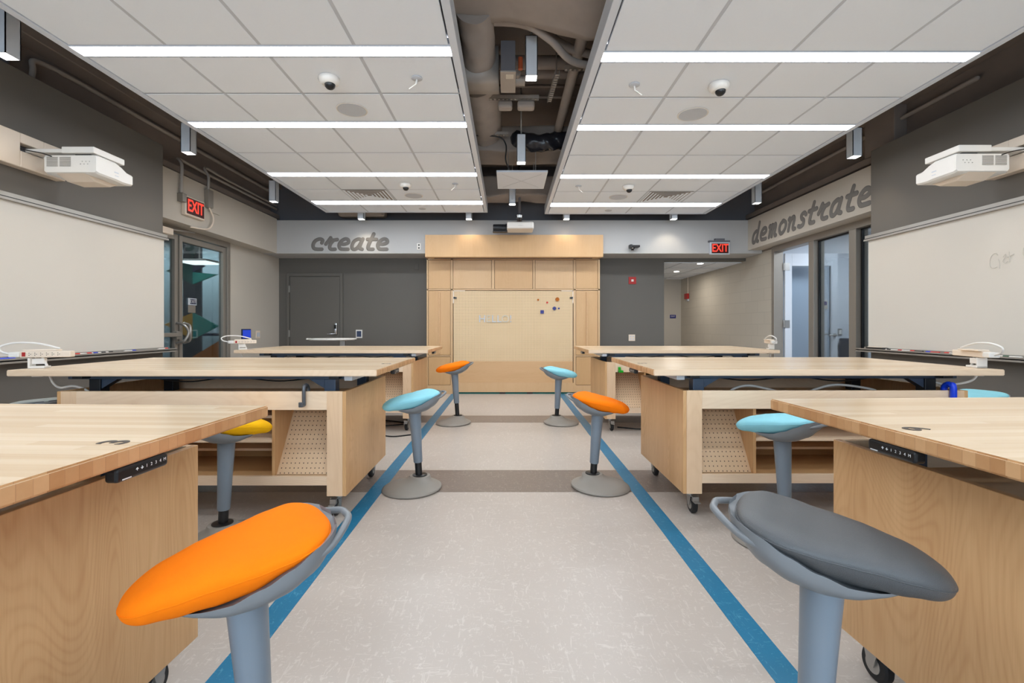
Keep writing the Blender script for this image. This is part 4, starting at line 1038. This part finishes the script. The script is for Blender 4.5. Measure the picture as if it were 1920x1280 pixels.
# side room contents
YS = 7.8
def plate2(*a, **k): return plate(*a, **k)
t = plate2('room_sign', 'small blue and white room sign on the side room wall behind glass', 'sign', *PB(1535.5, 1551, 563, 579, YS), YS, 'ivory')
x0, x1, z0, z1 = PB(1536.5, 1549, 565, 572, YS); bx('blue_field', M['sign_blue'], x0, x1, YS-.015, YS-.012, z0, z1, t)
plate2('light_switch', 'white single switch on the side room wall', 'switch', *PB(1553, 1559, 616, 629, YS), YS, 'white')
t = plate2('wall_outlet', 'steel framed double outlet on the side room wall', 'outlet', *PB(1570, 1578, 616, 628.5, YS), YS, 'steel', .6, 'white')
tag(bx('waste_bin', M['navy'], (1584-953)*7.6/870, (1597-953)*7.6/870+.14, 7.5, 7.75, 0, 1.15-(634-613)*7.6/870, None, .02), 'dark tall bin standing against the side room wall', 'bin')
t = thing('side_door', 'pale door edge with a lever seen behind the middle glass', 'door', (5.05, 7.78, 0))
x0, x1, _, _ = PB(1530, 1541, 0, 0, YS)
bx('door_edge', M['tbar'], x0, x1, YS-.03, YS, .02, 2.12, t, .003)
m = MB(); m.tube([(x0+.05, YS-.03, 1.03), (x0+.05, YS-.08, 1.03), (x0+.14, YS-.085, 1.03)], .01); m.cyl((x0+.05, YS-.05, 1.15), .02, .02, 'y'); m.obj('lever', M['steel'], t, smooth='auto')
t = thing('stacked_containers', 'clear glass jars stacked beyond the end of the right whiteboard', 'jars', (4.4, 5.6, .6))
for k in range(3):
    m = MB(); m.lathe([(.05, 0), (.06, .02), (.06, .055), (.045, .07)], (4.52, 5.45, .62+k*.075), 20); m.obj('jar', M['chrome'], t, smooth='auto')
tag(bx('side_shelf', M['tray'], 4.46, 4.8, 5.2, 5.7, 0, .62, None, .01), 'grey cabinet holding the glass jars behind the glazing', 'cabinet')

# ------------------------------------------------------------------ white cafe table at the back
t = thing('cafe_table', 'small white high table standing before the grey back door', 'table', (-2.78, 7.3, 0))
m = MB(); m.lathe([(.33, 0), (.355, .008), (.36, .018), (.355, .028)], (-2.76, 7.3, .945), 48); m.obj('table_top', M['white'], t, smooth='auto')
bx('hook', M['white'], -3.17, -3.11, 7.27, 7.33, .95, .975, t, .005)
bx('column', M['steel'], -2.64, -2.56, 7.26, 7.34, .03, .946, t, .005)
m = MB(); m.lathe([(.26, 0), (.26, .01), (.05, .03)], (-2.62, 7.3, 0), 32); m.obj('base', M['steel'], t, smooth='auto')

# ------------------------------------------------------------------ workbenches
TZ = .897; TT = .037; CZ = .767; CB = .144
def caster(t, x, y, s, lock=True):
    """swivel caster: plate, fork, wheel with tyre and hub, brake tab"""
    root = MB(); root.box(x-.045, x+.045, y-.04, y+.04, CB-.006, CB); root.cyl((x, y, CB-.03), .02, .026, n=16)
    ox = x+.018*s
    for q in (-1, 1):
        root.prism([(y-.03, CB-.03), (y+.03, CB-.03), (y+.012, .05), (y-.012, .05)], 'x', ox+q*.024-.002, ox+q*.024+.002)
    root.box(ox-.026, ox+.026, y-.03, y+.03, CB-.034, CB-.028)
    c = root.obj('caster', M['steel'], t)
    m = MB(); m.lathe([(.030, -.017), (.046, -.016), (.0525, -.010), (.0525, .010), (.046, .016), (.030, .017)], (ox, y, .0535), 28, axis='x'); m.obj('wheel', M['rubber'], c, smooth='auto')
    m = MB(); m.lathe([(.006, -.0185), (.028, -.0185), (.030, 0), (.028, .0185), (.006, .0185)], (ox, y, .0535), 20, axis='x'); m.obj('hub', M['tray'], c, smooth='auto')
    m = MB(); m.box(ox-.018, ox+.018, y-.085, y-.05, .085, .09); m.box(ox-.018, ox+.018, y-.055, y-.03, .085, .115); m.obj('brake_tab', M['steel'], c)
def workbench(label, side, xc, yc, xt, yt, num, length=1.72, tl=2.18, td=1.14, cdep=.89, hw=0):
    """xc,yc: aisle-side front corner of the cabinet; xt,yt: of the top; s: away from the aisle"""
    s = -1 if side == 'left' else 1
    t = thing('workbench', label, 'workbench', (xc+s*length/2, yc+cdep/2, 0), 'rolling maple workbenches')
    X = lambda d: xc+s*d
    def B(m, d0, d1, y0, y1, z0, z1): m.box(min(X(d0), X(d1)), max(X(d0), X(d1)), yc+y0, yc+y1, z0, z1)
    # top with end-grain ends
    m = MB(); a, b = sorted((xt, xt+s*tl)); m.box(a, b, yt, yt+td, TZ-TT, TZ)
    bmesh.ops.bevel(m.bm, geom=m.bm.edges[:], offset=.004, segments=2, affect='EDGES')
    m.bm.normal_update()
    for f in m.bm.faces:
        if abs(f.normal.x) > .3: f.material_index = 1
        elif abs(f.normal.y) > .8: f.material_index = 2
    top = m.obj('tabletop', [M['top'], M['top_end'], M['veneer_x']], t)
    # number inlaid near the aisle edge
    nx = xt+s*.065; ny = hw or yt+td*.42
    R = Matrix.Rotation(PI/2 if side == 'left' else -PI/2, 4, 'Z')
    text_obj('number', str(num), .085, M['ink'], Matrix.Translation((nx, ny, TZ+.0006)) @ R, top, .0004, off=.0015)
    # end panels, stiles, aprons
    for (d0, d1) in ((0, .022), (length-.022, length)):
        m = MB(); B(m, d0, d1, 0, cdep, CB, CZ); m.obj('end_panel', M['veneer'], t, .002)
    for (d0, d1) in ((.022, .115), (length-.115, length-.022)):
        for (y0, y1) in ((0, .022), (cdep-.022, cdep)):
            m = MB(); B(m, d0, d1, y0, y1, CB, CZ); m.obj('stile', M['stile_lit_wood'], t, .001)
    for (y0, y1) in ((0, .022), (cdep-.022, cdep)):
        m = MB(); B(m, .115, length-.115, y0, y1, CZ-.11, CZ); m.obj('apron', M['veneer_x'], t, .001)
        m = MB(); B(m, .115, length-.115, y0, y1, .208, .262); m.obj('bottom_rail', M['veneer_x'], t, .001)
    m = MB(); B(m, .022, length-.022, .022, cdep-.022, .655, .672); m.obj('deck', M['veneer_dark'], t)
    m = MB(); B(m, .022, length-.022, .022, cdep-.022, .24, .258); m.obj('bottom_shelf', M['veneer_dark'], t)
    # back-to-back bays: pegboard bays at the aisle end, shelves in between
    for d in (.435, length-.435-.018):
        m = MB(); B(m, d, d+.018, .024, cdep-.024, .258, .655); m.obj('divider', M['veneer'], t)
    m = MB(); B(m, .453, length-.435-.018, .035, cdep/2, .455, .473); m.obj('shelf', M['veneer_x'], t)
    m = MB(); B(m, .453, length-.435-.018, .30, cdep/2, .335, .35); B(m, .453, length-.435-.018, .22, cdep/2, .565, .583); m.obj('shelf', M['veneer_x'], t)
    m = MB(); B(m, .022, length-.022, cdep/2, cdep/2+.015, .258, .655); m.obj('centre_panel', M['veneer_dark'], t)
    for (d0, d1) in ((.022, .435), (length-.435, length-.022)):
        for (ya, yb, yo) in ((.045, .30, 1), (cdep-.045, cdep-.30, -1)):
            m = MB()
            a, b = sorted((X(d0), X(d1)))
            m.prism([(yc+ya, .26), (yc+ya+yo*.018, .26), (yc+yb+yo*.018, .655), (yc+yb, .655)], 'x', a, b); m.obj('pegboard_panel', M['pegboard_small'], t)
    # lift frame
    for d in (.10, length-.17):
        for y in (.10, cdep-.17):
            m = MB(); B(m, d, d+.07, y, y+.07, .672, TZ-TT-.03); m.obj('lift_column', M['slate_metal' if d < .5 else 'black_metal'], t, .004)
            m = MB(); q0, q1 = (d+.07, d+.17) if d < .5 else (d, d-.10)
            m.prism([(X(q0), TZ-TT-.03), (X(q1), TZ-TT-.03), (X(q0), TZ-TT-.09)], 'y', yc+y+.01, yc+y+.06); m.obj('gusset', M['slate_metal'], t)
    yo = yt-yc
    m = MB(); B(m, .02, length+.02, .09, .18, TZ-TT-.03, TZ-TT); m.obj('frame_rail', M['slate_metal'], t, .003)
    m = MB(); B(m, .02, length+.02, cdep-.18, cdep-.09, TZ-TT-.03, TZ-TT); m.obj('frame_rail', M['black_metal'], t, .003)
    for d in (.055, length-.12):
        m = MB(); B(m, d, d+.06, .03, cdep-.03, TZ-TT-.022, TZ-TT-.001); m.obj('cross_rail', M['black_metal'], t, .003)
    m = MB(); B(m, -.02, .03, .05, cdep-.05, TZ-TT-.035, TZ-TT-.005); m.obj('side_bracket', M['tbar'], t, .004)
    m = MB(); m.tube(smooth_path([(X(.25), yc+.2, TZ-TT-.03), (X(.5), yc+.21, TZ-TT-.055), (X(.8), yc+.2, TZ-TT-.03), (X(1.1), yc+.22, TZ-TT-.06), (X(1.4), yc+.2, TZ-TT-.02)]), .004, 8); m.obj('cable', M['black'], t, smooth=True)
    # keypad under the aisle edge
    ky = hw or yt+td*.44
    kx0, kx1 = sorted((xt+s*.03, xt-s*.0))
    k = MB(); k.box(kx0, kx1, ky-.068, ky+.068, TZ-TT-.031, TZ-TT-.001); kp = k.obj('keypad', M['black'], t, .007, seg=3)
    fx = xt-s*.0008; facing = 'east' if side == 'left' else 'west'; dr = 1 if side == 'left' else -1
    mk = ['^', 'v', '1', '2', '3', '4', 'M']
    for i, ch in enumerate(mk):
        yy = ky+dr*(-.020+i*.0125); zz = TZ-TT-.014
        if ch in '^v':
            m = MB(); q = .0028 if ch == '^' else -.0028
            for (p0, p1) in (((yy, zz-q), (yy, zz+q)), ((yy-.0028, zz), (yy, zz+q)), ((yy+.0028, zz), (yy, zz+q))):
                m.tube([(fx, p0[0], p0[1]), (fx, p1[0], p1[1])], .0007, 6)
            m.obj('arrow_mark', M['print'], kp)
        else: text_obj('key_mark', ch, .0100, M['print'], face_mat((fx, yy, zz), facing), kp, .0002)
    m = MB(); yy = ky-dr*.046; m.box(fx-.0004, fx+.0004, min(yy-.011, yy+.011), max(yy-.011, yy+.011), TZ-TT-.027, TZ-TT-.0245); m.obj('maker_strip', M['print'], kp)
    for d in (.07, length-.07):
        for y in (.08, cdep-.08): caster(t, X(d), yc+y, s)
    return t
def swing(t, deg, pivot):
    """turn a bench slightly about one corner, as it was pushed"""
    a = math.radians(deg); v = t.location-Vector(pivot); t.rotation_euler = (0, 0, a)
    t.location = Vector(pivot)+Matrix.Rotation(a, 3, 'Z') @ v
b3 = workbench('maple workbench number 3, nearest on the left, cut by the picture edge', 'left', -1.01, .61, -.776, .36, 3, hw=1.015)
swing(b3, -2.4, (-.776, 1.48, 0))
workbench('maple workbench in the middle of the left row with a grey hook on its rail', 'left', -.965, 2.76, -.775, 2.73, 2)
workbench('maple workbench farthest back on the left, near the feature cabinet', 'left', -1.045, 5.10, -.885, 5.11, 1, tl=2.14)
b6 = workbench('maple workbench number 6, nearest on the right, cut by the picture edge', 'right', 1.11, .69, .925, .50, 6, hw=1.15)
swing(b6, 2.4, (.925, 1.64, 0))
workbench('maple workbench in the middle of the right row with a blue clamp on its rail', 'right', 1.055, 2.80, .866, 2.76, 5, tl=2.09)
workbench('maple workbench farthest back on the right, near the feature cabinet', 'right', 1.06, 5.08, .885, 5.11, 4, tl=2.11)

# clamps and hooks on the aprons
def hook(name, label, x, y, mat, h=.085, w_=.022):
    t = thing(name, label, 'clamp', (x, y, CZ))
    m = MB(); T = .008
    prof = [(y+.04, CZ-.02), (y+.04, CZ+.015), (y+.02, CZ+.035), (y-.002, CZ+.035), (y-.018, CZ+.02), (y-.018, CZ-h)]
    m.tube(smooth_path([(x, p[0], p[1]) for p in prof], 6), w_/2, 10, flat=(0, 1.0, x)); 
    m.obj('strap', M[mat], t, smooth=True)
    m = MB(); m.box(x-w_*.9, x+w_*.3, y-.045, y-.012, CZ-h-.012, CZ-h+.004); m.box(x-w_*.9, x+w_*.3, y-.05, y-.04, CZ-h-.012, CZ-h+.018); m.obj('foot', M[mat], t, .004)
hook('rail_hook', 'dark grey metal hook hanging on the rail of the middle left workbench', (571-953)*2.75/870, 2.76, 'clamp_grey', .075)
hook('rail_clamp', 'bright blue plastic clamp on the rail of the middle right workbench', (1788-953)*2.78/870, 2.80, 'clamp_blue', .12, .034)
t = thing('rail_clamp', 'green plastic clamp on the far right workbench rail', 'clamp', (1.235, 5.08, .72))
m = MB(); m.box(1.20, 1.225, 5.045, 5.079, .655, .715); m.box(1.20, 1.25, 5.03, 5.079, .655, .68); m.obj('clamp_body', M['clamp_green'], t, .004)

# ------------------------------------------------------------------ power strips clamped to the benches
def power_strip(label, x, y, ang, s, z=TZ, L_=.30, cordpts=None):
    """strip body long axis along local x, on a clamp stand at the tabletop edge"""
    t = thing('power_strip', label, 'power strip', (x, y, z), 'power strips clamped to workbench ends', ang)
    def O(m, name, mat, par=t, bev=0, sm=False):
        if s < 0: m.xform(Matrix.Scale(-1, 4, (0, 1, 0)))
        return m.obj(name, mat, par, bev, sm, world=False)
    if not cordpts: pass
    t.scale = (.86, .86, .86)
    if cordpts:
        m = MB(); m.tube(smooth_path(cordpts, 8), .007, 10); m.xform(Matrix.Scale(1/.86, 4) @ Matrix.Rotation(-ang, 4, 'Z') @ Matrix.Translation((-x, -y, -z))); m.obj('supply_cord', M['white'], t, smooth=True, world=False)
    m = MB(); m.box(-.05, .05, -.035, .035, .001, .016); m.box(-.05, -.038, -.035, .03, .001, .075); m.box(-.04, .035, -.01, .02, .03, .07)
    m.tube([(.045, 0, .016), (.02, 0, .075)], .008); O(m, 'clamp_stand', M['white'], bev=.003)
    m = MB(); m.box(-.03, .03, -.03, .03, -TT/.86-.016, -TT/.86-.002); O(m, 'clamp_foot', M['white'], bev=.003)
    m = MB(); m.box(-.10, L_-.10, -.028, .028, .078, .122); b = O(m, 'strip_body', M['ivory'], bev=.006)
    m = MB(); m.box(-.085, -.065, -.031, -.027, .086, .116); O(m, 'power_switch', M['red'], b)
    m = MB()
    for k in range(6):
        xx = -.045+k*.034
        m.box(xx, xx+.003, -.030, -.0275, .106, .112); m.box(xx, xx+.003, -.030, -.0275, .092, .098); m.box(xx+.009, xx+.013, -.030, -.0275, .099, .103)
    O(m, 'sockets', M['ink'], b)
    m = MB(); m.box(-.165, -.10, -.033, .033, .08, .118); O(m, 'plug_end', M['white'], b, .008)
    m = MB(); m.box(-.09, .11, -.02, .05, .122, .134); O(m, 'rear_lip', M['ivory'], b, .005)
    m = MB(); m.tube(smooth_path([(-.16, 0, .10), (-.22, 0, .12), (-.235, .01, .155), (-.17, .03, .18), (-.06, .03, .18), (.02, .03, .165), (.10, .03, .14)]), .007, 10); O(m, 'cord', M['white'], sm=True)
    return t
P = lambda px, py, d: ((px-953)*d/870, d, 1.15+(613-py)*d/870)
power_strip('beige power strip clamped to the outer end of the middle left workbench', (74-953)*2.86/870, 2.86, math.radians(14), 1,
    cordpts=[P(93, 703, 2.95), P(100, 718, 2.95), P(113, 726.5, 2.94), P(137, 723.5, 2.93), P(160, 730, 2.92), P(175, 742, 2.92)])
power_strip('beige power strip clamped to the outer end of the far left workbench', (450-953)*5.2/870, 5.25, math.radians(35), 1, L_=.26,
    cordpts=[P(452, 664, 5.3), P(455, 671, 5.3), P(456, 690, 5.3), P(462, 720, 5.3)])
power_strip('beige power strip clamped to the outer end of the middle right workbench', (1843-953)*2.86/870, 2.90, math.radians(78), 1,
    cordpts=[P(1834, 701, 2.95), P(1822, 713, 2.95), P(1798, 719, 2.94), P(1770, 720, 2.94), P(1750, 717, 2.93), P(1741, 727, 2.92), P(1738, 742, 2.92)])
power_strip('beige power strip clamped to the outer end of the far right workbench', (1449-953)*5.2/870, 5.25, math.radians(78), 1, L_=.26,
    cordpts=[P(1445, 662, 5.3), P(1443, 672, 5.3), P(1444, 690, 5.3), P(1436, 720, 5.3)])
def cord(label, pts, r=.007, mat='white'):
    m = MB(); m.tube(smooth_path(pts, 8), r, 10); tag(m.obj('extension_cable', M[mat], None, smooth=True), label, 'cable')
cord('white cable loops lying on the deck of the middle right workbench', [(1.45, 3.1, .68), (1.5, 3.1, .735), (1.6, 3.1, .76), (1.72, 3.1, .74), (1.95, 3.12, .69), (2.05, 3.1, .735), (2.2, 3.1, .765), (2.45, 3.12, .73), (2.52, 3.15, .68)], .008)
cord('black cord trailing on the floor under the far left workbench', [(-1.0, 4.95, .008), (-1.2, 4.85, .008), (-1.35, 4.95, .008), (-1.5, 5.3, .008), (-1.2, 5.5, .008), (-1.6, 5.7, .008), (-2.0, 5.6, .008)], .007, 'black')
cord('black cord trailing on the floor under the far right workbench', [(1.25, 5.3, .008), (1.5, 5.2, .008), (1.9, 5.25, .008), (2.3, 5.5, .008)], .007, 'black')

# ------------------------------------------------------------------ stools
def lerp(tab, x):
    for i in range(len(tab)-1):
        (a, b), (c, d) = tab[i], tab[i+1]
        if x <= c:
            u = max(0, min(1, (x-a)/(c-a))); u = u*u*(3-2*u)*.5+u*.5
            return b+(d-b)*u
    return tab[-1][1]
def stool(label, x, y, ang, cushion, ztop=.53, lean=4.0, ext=.188):
    """x,y: foot of the column; nose of the seat points along ang"""
    t = thing('wobble_stool', label, 'stool', (x, y, 0), 'wobble stools', ang)
    O = lambda m, n_, mat, par=t, bev=0, sm='auto', **k: m.obj(n_, mat, par, bev, sm, world=False, **k)
    # base: low dome with the neck set back
    m = MB(); sh = lambda h: (.066*(1-min(1, h/.085)), 0)
    m.lathe([(.19, 0), (.204, .006), (.206, .014), (.198, .024), (.165, .036), (.125, .050), (.095, .066), (.078, .082), (.070, .092), (.06, .093)], (0, 0, 0), 56, shift=sh)
    O(m, 'base', M['stoolbase'])
    m = MB(); m.lathe([(.052, .090), (.052, .098), (.044, .101)], (0, 0, 0), 32); O(m, 'collar', M['black'])
    T = Matrix.Rotation(math.radians(lean), 4, 'Y')
    m = MB(); m.lathe([(.0245, .06), (.0245, ext+.05)], (0, 0, 0), 24); m.xform(T); O(m, 'piston', M['black'])
    m = MB(); m.lathe([(.030, ext), (.0315, ext+.004), (.036, ext+(ztop-ext)*.5), (.0425, ztop), (.044, ztop+.03)], (0, 0, 0), 36); m.xform(T); O(m, 'column', M['pole'])
    S = Matrix.Translation((T @ Vector((0, 0, ztop)))) @ Matrix.Rotation(math.radians(lean), 4, 'Y')
    # plan outline and thickness of the cushion, nose at +x
    XR, XM, XN = -.180, -.07, .220
    def plan(xx):
        if xx <= XM: u = (XM-xx)/(XM-XR); return .152*max(0, 1-u**2.7)**(1/2.3), max(0, 1-u**5)**.5
        u = (xx-XM)/(XN-XM); return (.152*(1-.57*u**1.35))*max(0, 1-u**11)**.5, max(0, 1-u**14)**.5
    CM = [(-.185, .140), (-.13, .135), (-.07, .126), (0, .116), (.07, .108), (.14, .096), (.222, .078)]
    CUP = [(-.185, .020), (-.12, .026), (-.03, .028), (.05, .032), (.13, .032), (.222, .027)]
    CDN = [(-.185, .012), (-.13, .022), (-.07, .038), (0, .056), (.06, .056), (.11, .048), (.17, .038), (.222, .028)]
    # shell
    xs = [-.197+i*(.197+.135)/30 for i in range(31)]
    ZB = [(-.197, .120), (-.17, .086), (-.12, .044), (-.06, .018), (0, .008), (.05, .016), (.10, .034), (.135, .054)]
    ZE = [(-.197, .146), (-.16, .144), (-.12, .136), (-.07, .110), (-.02, .084), (.04, .064), (.09, .059), (.135, .060)]
    rings = []
    for xx in xs:
        w0 = plan(min(max(xx, -.178), .2))[0]
        if xx < -.10: q = (-.10-xx)/.097; w_ = max(w0, 0)*(1-q)+(.156*max(.0, 1-q**2.2)**.5)*q+.004
        else: q = max(0, (xx+.10)/.235); w_ = w0*(1.0-.14*min(1, q*2.2)-.30*max(0, (q-.55)/.45)**1.6)+.003
        w_ = max(w_, .012); zb, ze = lerp(ZB, xx), lerp(ZE, xx)
        ring = []
        for k in range(17):
            a = PI*k/16; ring.append((xx, -w_*math.cos(a), ze-(ze-zb)*math.sin(a)**.8))
        for k in range(1, 8):
            a = k/8; yy = w_*(1-2*a); ring.append((xx, yy, ze-.010*(1-abs(2*a-1)**6)))
        rings.append(ring)
    m = MB(); m.loft(rings); m.xform(S); O(m, 'seat_shell', M['shell'])
    # handle loop at the raised rear
    m = MB(); m.tube(smooth_path([(-.12, -.138, .114), (-.155, -.122, .118), (-.193, -.080, .124), (-.226, -.032, .132), (-.230, 0, .133), (-.226, .032, .132), (-.193, .080, .124), (-.155, .122, .118), (-.12, .138, .114)], 8), .0085, 12)
    m.xform(S); O(m, 'handle_loop', M['shell'], sm=True)
    # cushion
    n_ = 56; rings = []; seam = [[], []]
    for i in range(n_+1):
        u = i/n_; xx = XR+(XN-XR)*(.5-.5*math.cos(PI*u)); w_, th = plan(xx); w_ = max(w_, .0015); th = max(th, .03); ring = []
        zm, up_, dn = lerp(CM, xx), lerp(CUP, xx)*th, lerp(CDN, xx)*th
        for k in range(32):
            a = 2*PI*k/32; c, s_ = math.cos(a), math.sin(a)
            if s_ >= 0: cy = math.copysign(abs(c)**.55, c)*w_; cz = zm+up_*abs(s_)**.72
            else: cy = math.copysign(abs(c)**.28, c)*w_*(1-.20*abs(s_)); cz = zm-dn*abs(s_)**.85
            ring.append((xx, cy, cz))
        rings.append(ring); seam[0].append((xx, w_*.998, zm+.001)); seam[1].append((xx, -w_*.998, zm+.001))
    m = MB(); m.loft(rings); m.xform(S); cu = O(m, 'cushion', M[cushion], sm=True)
    m = MB(); m.tube(seam[0]+seam[1][::-1], .0016, 6); m.xform(S); O(m, 'seam_piping', M[cushion], cu, sm=True)
    m = MB()
    for (xx, yy) in ((.03, -.055), (-.05, -.06)): m.cyl((xx, yy-.015, .03), .004, .01, 'y', 10)
    m.xform(S); O(m, 'screw', M['tray'])
    return t
rad = math.radians
stool('orange wobble stool in the left foreground beside workbench 3', -.56, 1.07, rad(180+37), 'orange', .53, 4, .17)
stool('grey vinyl wobble stool in the right foreground beside workbench 6', .683, 1.06, rad(-31), 'grey_vinyl', .565, 2.8, .18)
stool('light blue wobble stool in the aisle at the middle left workbench', -.632, 3.32, rad(180+24), 'blue', .53, 4, .188)
stool('orange wobble stool in the aisle at the middle right workbench', .61, 3.36, rad(-24), 'orange', .505, 4, .169)
stool('orange wobble stool farthest back in the aisle, left side', (632/3.556+680-953)*5.5/870, 5.56, rad(180+22), 'orange', .575, 4, .2425)
stool('light blue wobble stool farthest back in the aisle, right side', (1295/3.556+680-953)*5.5/870, 5.56, rad(-22), 'blue', .51, 3, .178)
stool('yellow wobble stool tucked behind workbench 3', -1.54, 2.5, rad(33), 'yellow', .515, 2, .167)
stool('light blue wobble stool tucked behind workbench 6', 1.475, 2.46, rad(180-35), 'blue', .535, 2, .21)
stool('pale grey wobble stool at the outer end of the middle left workbench, mostly hidden', -3.2, 3.15, rad(150), 'pale_grey', .51, 2, .17)
stool('light blue wobble stool at the outer end of the middle right workbench, mostly hidden', 3.42, 3.40, rad(200), 'blue', .52, 2, .18)
